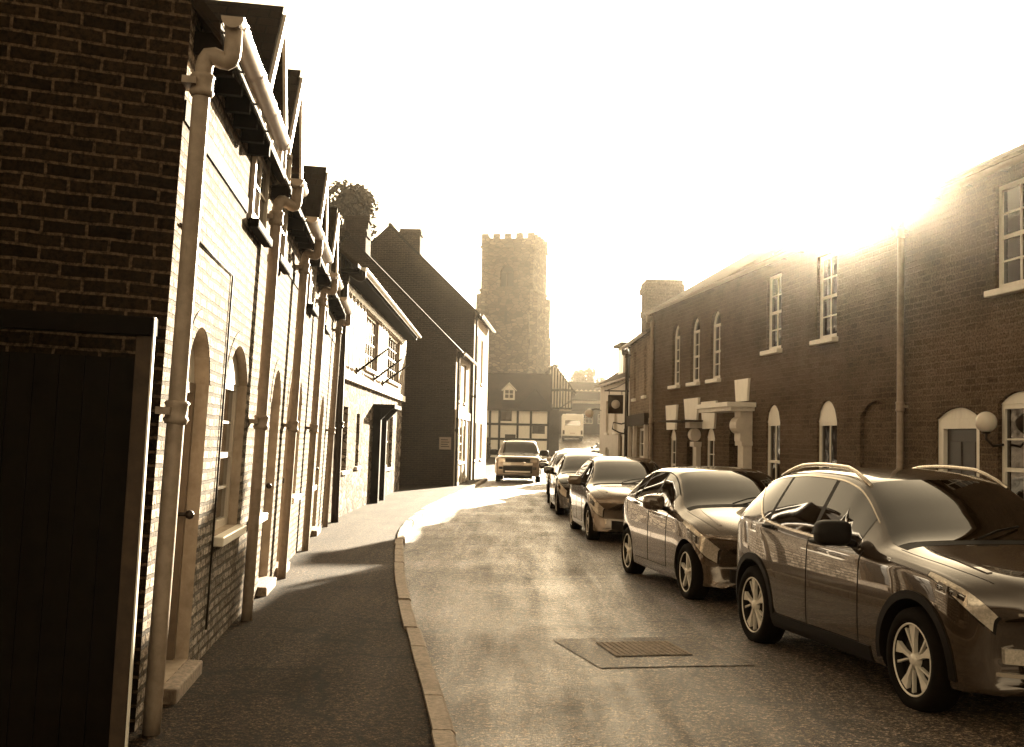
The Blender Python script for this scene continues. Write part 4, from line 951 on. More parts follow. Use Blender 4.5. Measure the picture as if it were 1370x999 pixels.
# ------------------------------------------------------------------ cars
class Car:
    """body lofted from cross sections; s runs from the nose (0) to the tail (L); local +y is forward with the nose at y=0"""
    def __init__(c, p): c.p = p; c.cache = {}
    def sec(c, s):
        key = round(s, 4)
        if key in c.cache: return c.cache[key]
        p = c.p; w = sinterp(p['w'], s); zt = sinterp(p['zt'], s); zb = min(sinterp(p['zb'], s), zt - 0.03); zl = sinterp(p['zl'], s)
        wr = min(sinterp(p['wr'], s), w * 0.97); ze = zt - min(p.get('crown', 0.075), 0.5 * (zt - zb))
        tuck = p.get('tuck', 0.95)
        P = [(0.80 * w, zl), (tuck * w, zl + 0.01), (lerp(tuck, 1, 0.8) * w, zl + 0.14), (w, zl + 0.52 * (zb - zl)), (0.990 * w, zb - 0.10 * (zb - zl)), (0.955 * w, zb)]
        wb = 0.955 * w
        for t in (0.36, 0.70): P.append((lerp(wb, wr, t) + 0.012 * sin(pi * t), lerp(zb, ze, t)))
        P.append((wr, ze)); P += [(wr * 0.84, lerp(ze, zt, 0.62)), (wr * 0.45, lerp(ze, zt, 0.92)), (0.0, zt)]
        out = []; N = c.p.get('sub', 4)
        for i in range(11):
            p0 = P[max(0, i - 1)]; p1 = P[i]; p2 = P[i + 1]; p3 = P[min(11, i + 2)] if i + 2 <= 11 else (-P[10][0], P[10][1])
            for j in range(N):
                t = j / N; q = []
                for a in (0, 1):
                    m1 = (p2[a] - p0[a]) / 2; m2 = (p3[a] - p1[a]) / 2
                    if i in (0,) : m1 = m2 = p2[a] - p1[a]
                    q.append((2*t**3-3*t**2+1)*p1[a] + (t**3-2*t**2+t)*m1*0.8 + (-2*t**3+3*t**2)*p2[a] + (t**3-t**2)*m2*0.8)
                out.append(tuple(q))
        out.append(P[11]); c.cache[key] = (out, w); return c.cache[key]
    def pt(c, s, k, side=1):
        out, w = c.sec(s); N = c.p.get('sub', 4); f = max(0, min(11, k)) * N; i = min(int(f), len(out) - 2); t = f - i
        x = lerp(out[i][0], out[i + 1][0], t); z = lerp(out[i][1], out[i + 1][1], t)
        return Vector((side * x, -(s + sinterp(c.p['cv'], s) * abs(x / max(w, 0.01)) ** 2.4), z))
    def kz(c, s, z):
        lo, hi = 1.0, 5.0
        for _ in range(18):
            m = (lo + hi) / 2
            if c.pt(s, m).z < z: lo = m
            else: hi = m
        return (lo + hi) / 2
    def nrm(c, s, k, side):
        e = 0.02; a = c.pt(s + e, k, side) - c.pt(s - e, k, side); b = c.pt(s, min(11, k + 0.15), side) - c.pt(s, max(0, k - 0.15), side)
        n = a.cross(b)
        if n.length < 1e-9: return Vector((side, 0, 0))
        n.normalize()
        ref = Vector((side * 1.0 if k < 8 else 0.05 * side, 0.3 if s < 0.4 else 0.0, 1.0 if k >= 8 else 0.2))
        return n if n.dot(ref) > 0 else -n
    def patch(c, mb, fn, nu, nv, side=1, eps=0.005, th=0.008):
        """fn(u,v)->(s,k); a thin shell laid on the body"""
        top = []; 
        for i in range(nu + 1):
            for j in range(nv + 1):
                s, k = fn(i / nu, j / nv); n = c.nrm(s, k, side); top.append((c.pt(s, k, side), n))
        W = nv + 1
        vo = [p + n * eps for p, n in top]; vi = [p + n * (eps - th) for p, n in top]
        fs = []
        for i in range(nu):
            for j in range(nv): fs.append((i * W + j, (i + 1) * W + j, (i + 1) * W + j + 1, i * W + j + 1))
        if fs:
            a, b, d = vo[fs[0][0]], vo[fs[0][1]], vo[fs[0][3]]
            mid = fs[len(fs) // 2]; nn = (vo[mid[1]] - vo[mid[0]]).cross(vo[mid[3]] - vo[mid[0]])
            flip = nn.dot(top[mid[0]][1]) < 0
        if flip: fs = [f[::-1] for f in fs]
        mb.add(vo, fs, True)
        ring = [i * W for i in range(nu + 1)] + [nu * W + j for j in range(1, nv + 1)] + [i * W + nv for i in range(nu - 1, -1, -1)] + [j for j in range(nv - 1, 0, -1)]
        n = len(ring); vs = [vo[r] for r in ring] + [vi[r] for r in ring]
        sf = [(i, n + i, n + (i + 1) % n, (i + 1) % n) for i in range(n)]
        if flip: sf = [f[::-1] for f in sf]
        mb.add(vs, sf, False)
        return mb
    def body(c, name, mat, parent):
        p = c.p; L = p['L']; n = p.get('ns', 74); N = p.get('sub', 4)
        ss = [L * (0.5 - 0.5 * cos(pi * i / n)) * 0.35 + L * i / n * 0.65 for i in range(n + 1)]
        K = 11 * N; m = MB(); rows = []
        for s in ss:
            r = [c.pt(s, k / N, 1) for k in range(K + 1)] + [c.pt(s, k / N, -1) for k in range(K - 1, -1, -1)]; rows.append(r)
        W = len(rows[0]); vs = [q for r in rows for q in r]; fs = []
        for i in range(n):
            for j in range(W):
                j2 = (j + 1) % W; fs.append((i * W + j, i * W + j2, (i + 1) * W + j2, (i + 1) * W + j))
        m.add(vs, fs, True)
        for i in (0, n):   # end caps as strips between the two sides
            row = rows[i]; nx = 8; prev = None; w = c.sec(ss[i])[1]; cvv = sinterp(p['cv'], ss[i])
            base = i * W
            for k in range(K):
                # strip between k and k+1
                a = base + k; b = base + k + 1; cidx = base + (W - 1 - (k + 1)) if k + 1 < K else b; d = base + W - 1 - k
                q = [a, b, cidx, d] if cidx != b else [a, b, d]
                m.f.append(q); m.smooth.append(True)
        me = m.mesh(name, M[mat])
        b = bmesh.new(); b.from_mesh(me); bmesh.ops.remove_doubles(b, verts=b.verts, dist=1e-5); bmesh.ops.recalc_face_normals(b, faces=b.faces); b.to_mesh(me); b.free()
        o = bpy.data.objects.new(name, me); C.objects.link(o)
        # wheel wells
        cut = MB(); r = p['rw'] + p.get('gap', 0.055)
        for sw in p['wheels']:
            for sd in (-1, 1):
                xa, xb = sd * (p['track'] - 0.24), sd * 1.3
                V = []; nn = 36
                for x in (xa, xb):
                    for k in range(nn): t = 2 * pi * k / nn; V.append((x, -sw + r * cos(t), p['rw'] + r * sin(t)))
                F = [(k, (k + 1) % nn, nn + (k + 1) % nn, nn + k) for k in range(nn)] + [tuple(range(nn)), tuple(range(nn, 2 * nn))]
                cut.add(V, F)
        cm = cut.mesh('cut', M['plastic']); b = bmesh.new(); b.from_mesh(cm); bmesh.ops.recalc_face_normals(b, faces=b.faces); b.to_mesh(cm); b.free()
        cobj = bpy.data.objects.new('cut', cm); C.objects.link(cobj)
        md = o.modifiers.new('b', 'BOOLEAN'); md.operation = 'DIFFERENCE'; md.object = cobj; md.solver = 'EXACT'; md.material_mode = 'TRANSFER'
        bpy.context.view_layer.update(); dg = bpy.context.evaluated_depsgraph_get()
        nm = bpy.data.meshes.new_from_object(o.evaluated_get(dg)); o.modifiers.clear(); o.data = nm; nm.name = name
        bpy.data.objects.remove(cobj); bpy.data.meshes.remove(cm)
        while len(nm.materials) < 2: nm.materials.append(M['plastic'])
        nm.materials[0] = M[mat]; nm.materials[1] = M['plastic']
        for pl in nm.polygons:
            q = pl.center; pl.material_index = 0
            for sw in p['wheels']:
                d = sqrt((q.y + sw) ** 2 + (q.z - p['rw']) ** 2)
                if d < r + 0.004 and abs(q.x) < 0.985 * interp(p['w'], -q.y): pl.material_index = 1
        nm.polygons.foreach_set('use_smooth', [True] * len(nm.polygons)); nm.set_sharp_from_angle(angle=radians(38))
        o.parent = parent; return o
    def front(c, mb, x0, x1, z0, z1, out=0.012, depth=0.05, n=8):
        """a panel wrapped round the nose"""
        w = c.sec(0.0)[1]; cv = sinterp(c.p['cv'], 0.0)
        def Y(x): return -(cv * min(1.3, abs(x / w)) ** 2.4)
        for i in range(n):
            a, b = lerp(x0, x1, i / n), lerp(x0, x1, (i + 1) / n)
            if callable(z0): za, zb_ = z0(a), z0(b)
            else: za = zb_ = z0
            if callable(z1): zc, zd = z1(a), z1(b)
            else: zc = zd = z1
            mb.add([(a, Y(a) + out, za), (b, Y(b) + out, zb_), (b, Y(b) + out, zd), (a, Y(a) + out, zc), (a, Y(a) - depth, za), (b, Y(b) - depth, zb_), (b, Y(b) - depth, zd), (a, Y(a) - depth, zc)],
                   [(1, 0, 3, 2), (0, 1, 5, 4), (2, 3, 7, 6)] + ([(0, 4, 7, 3)] if i == 0 else []) + ([(1, 2, 6, 5)] if i == n - 1 else []))
        return mb

def wheel(parent, x, y, r, side, style='five', wd=0.21, rim_mat='alloy', tw=1):
    w = empty('wheel', None); w.parent = parent; w.location = (x, y, r)
    s = side
    t = MB(); h = wd / 2; rr = r * 0.70
    t.lathe([(a * s, q) for a, q in ((-h * 0.7, rr), (-h, rr + 0.02), (-h, r - 0.035), (-h * 0.8, r - 0.008), (-h * 0.4, r), (h * 0.4, r), (h * 0.8, r - 0.008), (h, r - 0.035), (h * 1.02, rr + 0.035), (h * 0.92, rr), (h * 0.7, rr - 0.005))], 48, 'X')
    t.build('tyre', M['rubber'], w, fix=True)
    m = MB(); ri = rr
    m.lathe([(a * s, q) for a, q in ((h * 0.90, ri), (h * 0.95, ri - 0.010), (h * 0.86, ri - 0.014))], 48, 'X')
    n = 5
    xo = h * 0.90 * s
    for k in range(n):
        a0 = 2 * pi * k / n + 0.3
        spk = []
        if style == 'blade': prof = [(0.035, -0.3, 0.35), (ri * 0.55, -0.10, 0.12), (ri * 0.98, -0.20, 0.17)]; prof = [(q, a + tw * 0.10 * (q / ri), b + tw * 0.10 * (q / ri)) for q, a, b in prof]
        else: prof = [(0.035, -0.5, 0.5), (ri * 0.5, -0.14, 0.14), (ri * 0.98, -0.10, 0.10)]
        L_ = [(q * cos(a0 + a), q * sin(a0 + a)) for q, a, b in prof]; R_ = [(q * cos(a0 + b), q * sin(a0 + b)) for q, a, b in prof]
        for i in range(2):
            dx0 = 0.0 if i == 0 else 0.004
            m.prism([(xo - 0.012 * s, *L_[i]), (xo - 0.012 * s, *L_[i + 1]), (xo - 0.012 * s, *R_[i + 1]), (xo - 0.012 * s, *R_[i])], (-0.03 * s, 0, 0))
        if style == 'blade':   # slim second spoke beside each blade
            b0 = a0 + 0.55 * tw
            P = [(ri * 0.30, -0.06 - 0.18 * tw), (ri * 0.98, -0.035), (ri * 0.98, 0.05), (ri * 0.30, 0.06 - 0.18 * tw)]
            m.prism([(xo - 0.020 * s, q * cos(b0 + a), q * sin(b0 + a)) for q, a in P], (-0.025 * s, 0, 0))
    m.lathe([(xo, 0.001), (xo, 0.03), (xo - 0.01 * s, 0.042), (xo - 0.05 * s, 0.05)], 16, 'X')
    m.build('rim', M[rim_mat], w, fix=True)
    d = MB(); d.lathe([(h * 0.35 * s, 0.001), (h * 0.35 * s, ri - 0.03)], 32, 'X'); d.lathe([(h * 0.42 * s, 0.06), (h * 0.42 * s, ri * 0.72), (h * 0.2 * s, ri * 0.74)], 28, 'X'); d.lathe([(h * 0.85 * s, ri - 0.014), (h * 0.6 * s, ri - 0.022), (-h * 0.5 * s, ri - 0.035)], 40, 'X'); d.build('brake_disc', M['plastic'], w, fix=True)
    return w

def mirror(c, parent, s, side, mat, size=1.0):
    b = c.pt(s, 5.25, side); m = MB()
    cx = b.x + side * 0.17; cy = b.y + 0.02; cz = b.z + 0.09
    hw, hh, dp = 0.125 * size, 0.085 * size, 0.085 * size
    ring = []; nu, nv = 12, 14
    def P(i, j):
        th = pi * i; ph = 2 * pi * j; e = 0.55
        f = lambda v: math.copysign(abs(v) ** e, v)
        return (cx + hw * f(sin(th)) * f(cos(ph)), cy - 0.02 + dp * (1.0 if cos(th) > 0 else 0.45) * f(cos(th)), cz + hh * f(sin(th)) * f(sin(ph)))
    m.grid(P, nu, nv, True)
    o = m.build('mirror', M[mat], parent, fix=True)
    k = MB(); k.tube([(b.x - side * 0.03, b.y, b.z + 0.0), (b.x + side * 0.05, b.y, b.z + 0.02), (cx - side * 0.04, cy, cz - hh * 0.7)], [0.035, 0.028, 0.03], 8); k.build('mirror_arm', M['plastic'], o)
    return o

def make_car(p, root):
    c = Car(p); R = root; mat = p['mat']
    c.body('body', mat, R)
    # glass: windscreen, rear window, side windows
    a, b = p['screen']
    m = MB(); c.patch(m, lambda u, v: (lerp(a, b, v), 11 - abs(2 * u - 1) * (11 - 8.28)), 16, 10, 1, 0.004, 0.010)
    # build both halves separately to keep the mirror line clean
    m = MB()
    for sd in (1, -1): c.patch(m, lambda u, v: (lerp(a, b, v), 11 - u * (11 - 8.25)), 10, 10, sd, 0.004, 0.008)
    ws = m.build('windscreen', M['carglass'], R)
    wp = MB()
    for sx in (-0.35, 0.2):
        q0 = c.pt(a - 0.03, 11 - abs(sx) * 3, 1 if sx > 0 else -1); q1 = c.pt(a + 0.16, 11 - min(2.4, abs(sx - 0.42) * 3), 1 if sx - 0.42 > 0 else -1)
        wp.tube([q0 + Vector((0, 0, 0.02)), lerp(q0, q1, 0.5) + Vector((0, 0, 0.035)), q1 + Vector((0, 0, 0.02))], 0.008, 6)
    wp.build('wiper', M['plastic'], ws)
    bd = MB()
    for sd in (1, -1): c.patch(bd, lambda u, v: (lerp(a - 0.09, a - 0.005, v), 11 - u * (11 - 8.25)), 10, 2, sd, 0.0025, 0.01)
    bd.build('cowl', M['plastic'], R)
    if 'rear_screen' in p:
        a2, b2 = p['rear_screen']; m = MB()
        for sd in (1, -1): c.patch(m, lambda u, v: (lerp(a2, b2, v), 11 - u * (11 - 8.35)), 10, 8, sd, 0.004, 0.008)
        m.build('rear_window', M['carglass'], R)
    lo_, hi_ = p.get('glass_k', (5.18, 7.78))
    for sd in (1, -1):
        for (s0, s1, kick) in p['side_glass']:
            m = MB(); c.patch(m, lambda u, v: (lerp(s0, s1, u), lerp(lo_ + kick * max(0, u) ** 1.6, hi_, v)), 14, 8, sd, 0.004, 0.008); m.build('side_window', M['carglass'], R)
        s0 = p['side_glass'][0][0]; s1 = p['side_glass'][-1][1]; kick = p['side_glass'][-1][2]; sk = p['side_glass'][-1][0]
        def low(s): return lo_ + (kick * ((s - sk) / (s1 - sk)) ** 1.6 if s > sk else 0)
        m = MB(); tm = p.get('trim', 'plastic')
        c.patch(m, lambda u, v: (lerp(s0 - 0.06, s1 + 0.02, u), low(lerp(s0 - 0.06, s1 + 0.02, u)) - 0.06 - 0.14 + 0.14 * v), 40, 1, sd, 0.008, 0.012)
        c.patch(m, lambda u, v: (lerp(s0 - 0.06, s1 + 0.02, u), hi_ + 0.04 + 0.10 * v), 40, 1, sd, 0.008, 0.012)
        m.build('window_trim', M[tm], R)
        for (e0, _), (e1, _) in zip([(g_[1], 0) for g_ in p['side_glass'][:-1]], [(g_[0], 0) for g_ in p['side_glass'][1:]]):
            m = MB(); c.patch(m, lambda u, v: (lerp(e0 + 0.002, e1 - 0.002, u), lerp(lo_, hi_, v)), 2, 8, sd, 0.0035, 0.006); m.build('pillar', M['plastic'], R)
        # doors
        for (d0, d1) in p['doors']:
            def dp(u, v, g=0.0):
                s = lerp(d0 - g, d1 + g, u); zl = interp(p['zl'], s) + 0.13
                for sw in p['wheels']:
                    dy = abs(s + sinterp(p['cv'], s) - sw); ra = p['rw'] + p.get('gap', .055) + 0.075
                    if dy < ra: zl = max(zl, p['rw'] + sqrt(ra * ra - dy * dy))
                k0 = c.kz(s, zl) if g == 0 else c.kz(s, zl - g)
                return (s, lerp(k0, 5.02, v))
            m = MB(); c.patch(m, lambda u, v: dp(u, v, 0.009), 12, 10, sd, 0.0015, 0.006); sm = m.build('door_seal', M['plastic'], R)
            m = MB(); c.patch(m, dp, 16, 12, sd, 0.0045, 0.005); dr = m.build('door', M[mat], R)
            s = d1 - 0.13 * (1 if d1 > d0 else -1); q = c.pt(s, 4.55, sd); n = c.nrm(s, 4.55, sd)
            h = MB(); h.tube([q + n * 0.012 + Vector((0, 0.10, 0)), q + n * 0.035 + Vector((0, 0.07, 0)), q + n * 0.035 + Vector((0, -0.07, 0)), q + n * 0.012 + Vector((0, -0.10, 0))], 0.014, 8); h.build('handle', M[p.get('handle', mat)], dr)
        # headlights, tail lights
        for nm_, key, mm in (('headlight', 'head', 'lamp'), ('tail_light', 'tail', 'door')):
            if key in p:
                s0, s1, k0a, k1a, k0b, k1b = p[key]
                m = MB(); c.patch(m, lambda u, v: (lerp(s0, s1, u), lerp(lerp(k0a, k0b, u), lerp(k1a, k1b, u), v)), 12, 5, sd, 0.006, 0.012); hl = m.build(nm_, M[mm], R)
                if key == 'head':
                    m = MB(); c.patch(m, lambda u, v: (lerp(s0 - 0.01, s1 + 0.01, u), lerp(lerp(k0a, k0b, u) - 0.07, lerp(k1a, k1b, u) + 0.05, v)), 12, 5, sd, 0.003, 0.008); m.build('lamp_surround', M['plastic'], hl)
                    m = MB(); c.patch(m, lambda u, v: (lerp(lerp(s0, s1, .25), lerp(s0, s1, .75), u), lerp(lerp(k0a, k1a, .3), lerp(k0a, k1a, .62), v)), 8, 3, sd, 0.008, 0.006); m.build('lens', M['carglass'], hl)
        # wheel arch cladding
        if p.get('clad'):
            for sw in p['wheels']:
                m = MB(); r0 = p['rw'] + p.get('gap', 0.055) - 0.004; wd = p['clad']
                def ar(u, v):
                    t = lerp(-0.12, pi + 0.12, u); q = lerp(r0, r0 + wd, v); s0_ = sw + q * cos(t); z = p['rw'] + q * sin(t); s = s0_
                    for _ in range(4): s = s0_ - sinterp(p['cv'], s)
                    s = max(0.03, min(p['L'] - 0.03, s))
                    return (s, c.kz(s, max(interp(p['zl'], s) + 0.012, z)))
                c.patch(m, ar, 28, 2, sd, 0.012, 0.03); m.build('arch_cladding', M['plastic'], R)
            m = MB(); s0, s1 = p['wheels'][0] + p['rw'] + 0.06, p['wheels'][1] - p['rw'] - 0.06
            c.patch(m, lambda u, v: (lerp(s0, s1, u), lerp(1.0, c.kz(lerp(s0, s1, u), interp(p['zl'], lerp(s0, s1, u)) + 0.12), v)), 16, 3, sd, 0.010, 0.02); m.build('sill_cladding', M['plastic'], R)
        if p.get('rails'):
            s0, s1 = p['rails']; m = MB(); pts = []
            for k in range(13):
                s = lerp(s0, s1, k / 12); q = c.pt(s, 8.55, sd); pts.append(q + Vector((0, 0, 0.055 * min(1, 4 * min(k / 12, 1 - k / 12) + 0.05))))
            m.tube(pts, 0.017, 8); m.build('roof_rail', M['chrome'], R)
        mirror(c, R, p['mirror'], sd, p.get('mirror_mat', mat), p.get('mirror_size', 1.0))
        for i, sw in enumerate(p['wheels']):
            wheel(R, sd * p['track'], -sw, p['rw'], sd, p.get('wheel', 'five'), tw=sd)
    # nose: grille, bumper intake, plate
    for nm_, x1, z0, z1, out, mm in p['nose']:
        m = MB(); c.front(m, -x1, x1, z0, z1, out); m.build(nm_, M[mm], R)
    for (nm_, x0, x1, z0, z1, out, mm) in p.get('nose2', []):
        for sd in (1, -1): m = MB(); c.front(m, min(sd * x0, sd * x1), max(sd * x0, sd * x1), z0, z1, out); m.build(nm_, M[mm], R)
    # hood shut lines and bonnet crease
    m = MB()
    h0, h1 = p['hood']
    for sd in (1, -1): c.patch(m, lambda u, v: (lerp(h0, h1, u), 8.02 + 0.05 * v), 20, 1, sd, 0.002, 0.006)
    m.build('bonnet_seam', M['plastic'], R)
    for sd in (1, -1):
        m = MB(); c.patch(m, lambda u, v: (lerp(h0 + 0.15, h1 - 0.06, u), 9.05 - 0.35 * (1 - u) + 0.22 * v), 20, 2, sd, 0.007, 0.012); m.build('bonnet_crease', M[mat], R)
    # underbody so no light shows through
    m = MB(); m.box(-p['track'] + 0.24, p['track'] - 0.24, -p['L'] + 0.35, -0.4, 0.17, 0.30); m.build('underbody', M['plastic'], R)
    return c
def car_at(name, label, x, y, dx, dy, z=None, group=None):
    """x, y: centre of the nose; (dx, dy): direction the car faces"""
    l = sqrt(dx * dx + dy * dy); dx /= l; dy /= l
    mw = Matrix(((dy, dx, 0, x), (-dx, dy, 0, y), (0, 0, 1, roadz(x, y) - 0.012 if z is None else z), (0, 0, 0, 1)))
    return empty(name, mw, label, 'car', group)
GRP = 'cars parked nose to tail along the right kerb'

SUV = dict(L=4.39, mat='paint_suv', rw=0.345, track=0.79, wheels=(0.92, 3.566), gap=0.06, ns=80,
    w=[(0, .68), (.05, .765), (.15, .83), (.35, .872), (.7, .885), (1.1, .895), (3.4, .90), (3.9, .885), (4.2, .83), (4.34, .76), (4.39, .68)],
    zt=[(0, .80), (.04, .86), (.12, .92), (.3, .975), (.7, 1.03), (1.05, 1.075), (1.25, 1.12), (1.5, 1.245), (1.85, 1.425), (2.1, 1.52), (2.5, 1.575), (2.9, 1.585), (3.4, 1.56), (3.8, 1.50), (4.0, 1.42), (4.15, 1.28), (4.28, 1.1), (4.36, .92), (4.39, .80)],
    zb=[(0, .70), (.1, .82), (.3, .89), (.7, .945), (1.2, .985), (2.0, 1.01), (2.9, 1.05), (3.5, 1.10), (4.0, 1.12), (4.2, 1.0), (4.39, .70)],
    zl=[(0, .30), (.1, .24), (.5, .22), (3.9, .22), (4.3, .32), (4.39, .42)],
    wr=[(0, .50), (.2, .66), (.6, .74), (1.2, .78), (1.6, .70), (2.0, .63), (2.5, .605), (3.4, .60), (3.9, .595), (4.2, .62), (4.39, .5)],
    cv=[(0, .26), (.3, .19), (.7, .10), (1.1, .10), (1.3, .16), (1.9, .10), (2.4, .0), (3.4, 0), (3.9, -.06), (4.3, -.16), (4.39, -.2)],
    screen=(1.22, 2.04), rear_screen=(4.02, 4.24), side_glass=[(1.62, 2.44, 0.0), (2.50, 3.28, 0.0), (3.33, 3.86, 2.3)], doors=[(1.50, 2.45), (2.49, 3.36)], hood=(0.22, 1.16),
    head=(0.02, 0.66, 3.65, 4.9, 4.5, 5.0), tail=(4.12, 4.3, 4.4, 5.3, 4.3, 5.1), clad=0.055, rails=(2.0, 3.7), mirror=1.70, mirror_mat='plastic', mirror_size=1.12, trim='chrome', wheel='blade', handle='plastic',
    nose=[('chrome_strip', .60, .735, .75, .016, 'chrome'), ('grille', .42, .56, .72, .012, 'plastic'), ('number_plate', .26, .47, .57, .03, 'plate'), ('lower_intake', .52, .30, .44, .012, 'plastic'), ('bumper_bar', .46, .245, .285, .03, 'alloy')],
    nose2=[('fog_lamp', .56, .66, .44, .53, .016, 'lamp'), ('bumper_trim', .50, .70, .36, .385, .02, 'chrome')])
R = car_at('suv', 'large dark grey parked suv with roof rails and silver blade wheels, nearest to the viewer', 2.78 + 0.80 * 0.98 + 0.20 * 0.9, 8.05 - 0.90 + 0.155, 0.205, -1, None, GRP)
make_car(SUV, R)

import copy as _cp
HAT = dict(L=4.05, mat='paint_hatch', rw=0.318, track=0.745, wheels=(0.82, 3.37), gap=0.05, ns=72,
    w=[(0, .56), (.05, .66), (.15, .76), (.35, .825), (.7, .855), (1.1, .865), (3.1, .87), (3.6, .85), (3.9, .79), (4.05, .68)],
    zt=[(0, .68), (.04, .74), (.12, .80), (.3, .865), (.65, .95), (.95, 1.02), (1.15, 1.08), (1.45, 1.235), (1.75, 1.37), (2.0, 1.44), (2.35, 1.475), (2.8, 1.465), (3.3, 1.41), (3.6, 1.34), (3.8, 1.2), (3.95, .98), (4.05, .75)],
    zb=[(0, .58), (.1, .70), (.3, .79), (.7, .87), (1.2, .925), (2.0, .955), (2.9, 1.0), (3.5, 1.04), (3.8, .98), (4.05, .62)],
    zl=[(0, .26), (.1, .20), (.5, .18), (3.6, .18), (3.95, .28), (4.05, .36)],
    wr=[(0, .46), (.2, .60), (.6, .69), (1.1, .74), (1.5, .665), (1.9, .60), (2.4, .575), (3.1, .565), (3.6, .57), (4.05, .5)],
    cv=[(0, .36), (.3, .26), (.7, .12), (1.0, .12), (1.2, .16), (1.8, .10), (2.2, 0), (3.2, 0), (3.7, -.1), (4.05, -.2)],
    screen=(1.10, 1.92), rear_screen=(3.5, 3.85), side_glass=[(1.48, 2.24, 0.0), (2.30, 2.95, 0.0), (3.0, 3.35, 2.2)], doors=[(1.38, 2.26), (2.30, 3.06)], hood=(0.2, 1.04),
    head=(0.03, 0.82, 3.2, 4.75, 4.35, 5.0), mirror=1.52, mirror_size=1.05, trim='plastic', wheel='five',
    nose=[('grille', .34, .54, .66, .012, 'plastic'), ('number_plate', .26, .42, .52, .03, 'plate'), ('lower_intake', .50, .25, .40, .012, 'plastic')],
    nose2=[('fog_lamp', .58, .66, .34, .42, .016, 'lamp')])
R = car_at('hatchback', 'bronze parked hatchback with tall swept headlights just behind the nearest suv', 2.03 + 0.745 + 0.17, 13.43 - 0.80 + 0.16, 0.16, -1, None, GRP)
make_car(HAT, R)
GLF = _cp.deepcopy(HAT); GLF.update(mat='paint_silver', L=4.2, wheels=(0.86, 3.44), head=(0.02, 0.52, 3.2, 4.85, 3.9, 4.95), wheel='five',
    zt=[(0, .72), (.04, .78), (.12, .84), (.3, .89), (.65, .95), (.95, .99), (1.15, 1.04), (1.45, 1.19), (1.85, 1.37), (2.1, 1.445), (2.45, 1.485), (2.9, 1.48), (3.4, 1.44), (3.75, 1.36), (3.95, 1.15), (4.1, .95), (4.2, .8)],
    w=[(0, .60), (.05, .70), (.15, .78), (.35, .835), (.7, .865), (1.1, .875), (3.2, .88), (3.8, .86), (4.05, .80), (4.2, .70)])
R = car_at('hatchback', 'silver parked hatchback with a bright bonnet, third car from the near end', 1.49 + 0.74 + 0.06, 21.35 - 0.84, 0.06, -1, None, GRP)
make_car(GLF, R)
C4 = _cp.deepcopy(GLF); C4.update(mat='paint_dark', sub=3, ns=48)
R = car_at('hatchback', 'dark small parked car half hidden behind the silver hatchback', 1.24 + 0.735 , 28.4 - 0.84, 0.02, -1, None, GRP)
make_car(C4, R)
C5 = _cp.deepcopy(HAT); C5.update(mat='paint_dark', sub=3, ns=48)
R = car_at('hatchback', 'dark parked car at the far end of the row, mostly hidden', 1.15 + 0.745, 33.6 - 0.8, -0.03, -1, None, GRP)
make_car(C5, R)
C7 = _cp.deepcopy(GLF); C7.update(mat='paint_hatch', sub=3, ns=40)
R = car_at('hatchback', 'brown parked car tucked between the far dark car and the pale car beyond', 1.28 + 0.745, 39.0 - 0.8, -0.04, -1, None, GRP)
make_car(C7, R)
C6 = _cp.deepcopy(GLF); C6.update(mat='paint_pale', sub=3, ns=48)
R = car_at('saloon_car', 'pale car beyond the parked row near the white van', 2.55, 46.5, -0.02, -1, None, GRP)
make_car(C6, R)

RRV = dict(L=4.85, mat='paint_pale', rw=0.39, track=0.83, wheels=(0.95, 3.87), gap=0.05, ns=60, sub=3, tuck=0.97, crown=0.06,
    w=[(0, .78), (.05, .86), (.15, .91), (.35, .945), (.7, .965), (4.2, .97), (4.6, .93), (4.85, .8)],
    zt=[(0, 1.02), (.04, 1.06), (.12, 1.09), (.3, 1.12), (.7, 1.15), (1.1, 1.18), (1.3, 1.22), (1.6, 1.42), (1.95, 1.66), (2.2, 1.74), (2.8, 1.78), (4.0, 1.74), (4.4, 1.68), (4.6, 1.45), (4.75, 1.15), (4.85, 1.0)],
    zb=[(0, .94), (.1, 1.0), (.3, 1.04), (1.2, 1.10), (3, 1.16), (4.4, 1.2), (4.85, .9)],
    zl=[(0, .34), (.1, .28), (4.4, .28), (4.85, .4)],
    wr=[(0, .70), (.3, .82), (.8, .86), (1.3, .86), (1.7, .78), (2.1, .70), (3, .68), (4.4, .66), (4.85, .6)],
    cv=[(0, .16), (.3, .12), (.7, .06), (1.2, .08), (1.9, .06), (2.4, 0), (4.85, -.05)],
    screen=(1.24, 2.1), side_glass=[(1.7, 2.5, 0), (2.56, 3.5, 0), (3.56, 4.3, 0)], doors=[(1.6, 2.52), (2.56, 3.5)], hood=(0.15, 1.18),
    mirror=1.75, mirror_mat='plastic', mirror_size=1.5, trim='plastic', wheel='five', clad=0.04,
    nose=[('grille', .50, .86, .99, .014, 'plastic'), ('bumper_strip', .62, .74, .84, .016, 'alloy'), ('number_plate', .27, .765, .845, .034, 'plate'), ('lower_intake', .60, .40, .70, .014, 'plastic'), ('skid_plate', .52, .44, .50, .034, 'alloy')],
    nose2=[('headlight', .52, .80, .86, 1.0, .022, 'lamp'), ('fog_lamp', .64, .78, .56, .66, .022, 'plastic')])
R = car_at('off_road_car', 'pale boxy off road car driving towards the viewer in the middle of the road', 0.32, 49.6, -0.03, -1)
make_car(RRV, R)

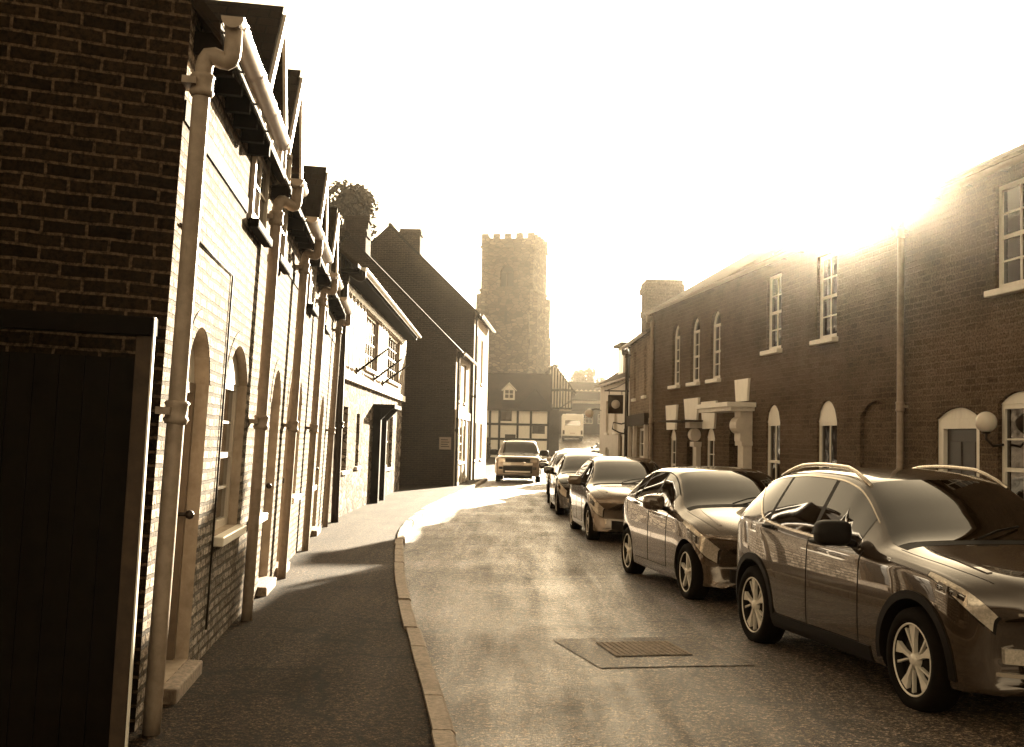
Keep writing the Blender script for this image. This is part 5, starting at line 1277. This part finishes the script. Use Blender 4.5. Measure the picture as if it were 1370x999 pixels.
# white camper van beyond
VN = empty('camper_van', frame(5.0, 117.0, hz(117), 1, -0.03), 'white camper van seen from behind at the far end of the street', 'van')
m = MB(); m.box(0, 2.1, 0, 5.5, 0.42, 2.75); bevel(m.build('body', M['white'], VN), 0.18, 4)
m = MB(); m.box(0.3, 1.8, -0.02, 0.05, 1.62, 2.12); bevel(m.build('rear_window', M['carglass'], VN), 0.02, 1)
m = MB(); m.box(0.03, 2.07, -0.10, 0.15, 0.38, 0.62); bevel(m.build('bumper', M['plastic'], VN), 0.03, 1)
for a in (0.08, 1.84):
    m = MB(); m.box(a, a + 0.18, -0.03, 0.05, 0.75, 1.15); m.build('tail_light', M['oldwood'], VN)
m = MB(); m.box(0.80, 1.30, -0.03, 0.05, 0.8, 0.92); m.build('number_plate', M['plate'], VN)
for a in (0.18, 1.92):
    for y in (1.3, 4.6):
        w = MB(); w.lathe([(a - 0.11, 0.05), (a - 0.11, 0.30), (a - 0.08, 0.34), (a + 0.08, 0.34), (a + 0.11, 0.30), (a + 0.11, 0.05)], 24, 'X', (0, y, 0.34)); w.build('wheel', M['rubber'], VN)
# dark cars parked on the far right bend
for i, (x, y) in enumerate(((7.0, 92.0), (7.9, 99.0))):
    q = _cp.deepcopy(HAT); q.update(mat='paint_dark', sub=2, ns=30)
    R = car_at('hatchback', ['dark car parked on the far bend, nearer of the two beside the white house', 'dark car parked on the far bend, farther of the two beside the white house'][i], x - 0.2, y, -0.35, -1, hz(y) + 0.03, 'cars on the far bend')
    make_car(q, R)

# ------------------------------------------------------------------ haze: even pale air around the whole street
hb = MB(); hb.box(-130, 130, -30, 260, -1.4, 27.0)
hm = bpy.data.materials.new('haze_air'); hm.use_nodes = True; ht = hm.node_tree
ht.nodes.remove(ht.nodes['Principled BSDF'])
pv = ht.nodes.new('ShaderNodeVolumePrincipled'); pv.inputs['Color'].default_value = (1.0, 0.92, 0.78, 1); pv.inputs['Density'].default_value = 0.00055; pv.inputs['Anisotropy'].default_value = 0.985
ht.links.new(pv.outputs[0], ht.nodes['Material Output'].inputs['Volume'])
tag(hb.build('haze', hm), kind='stuff')
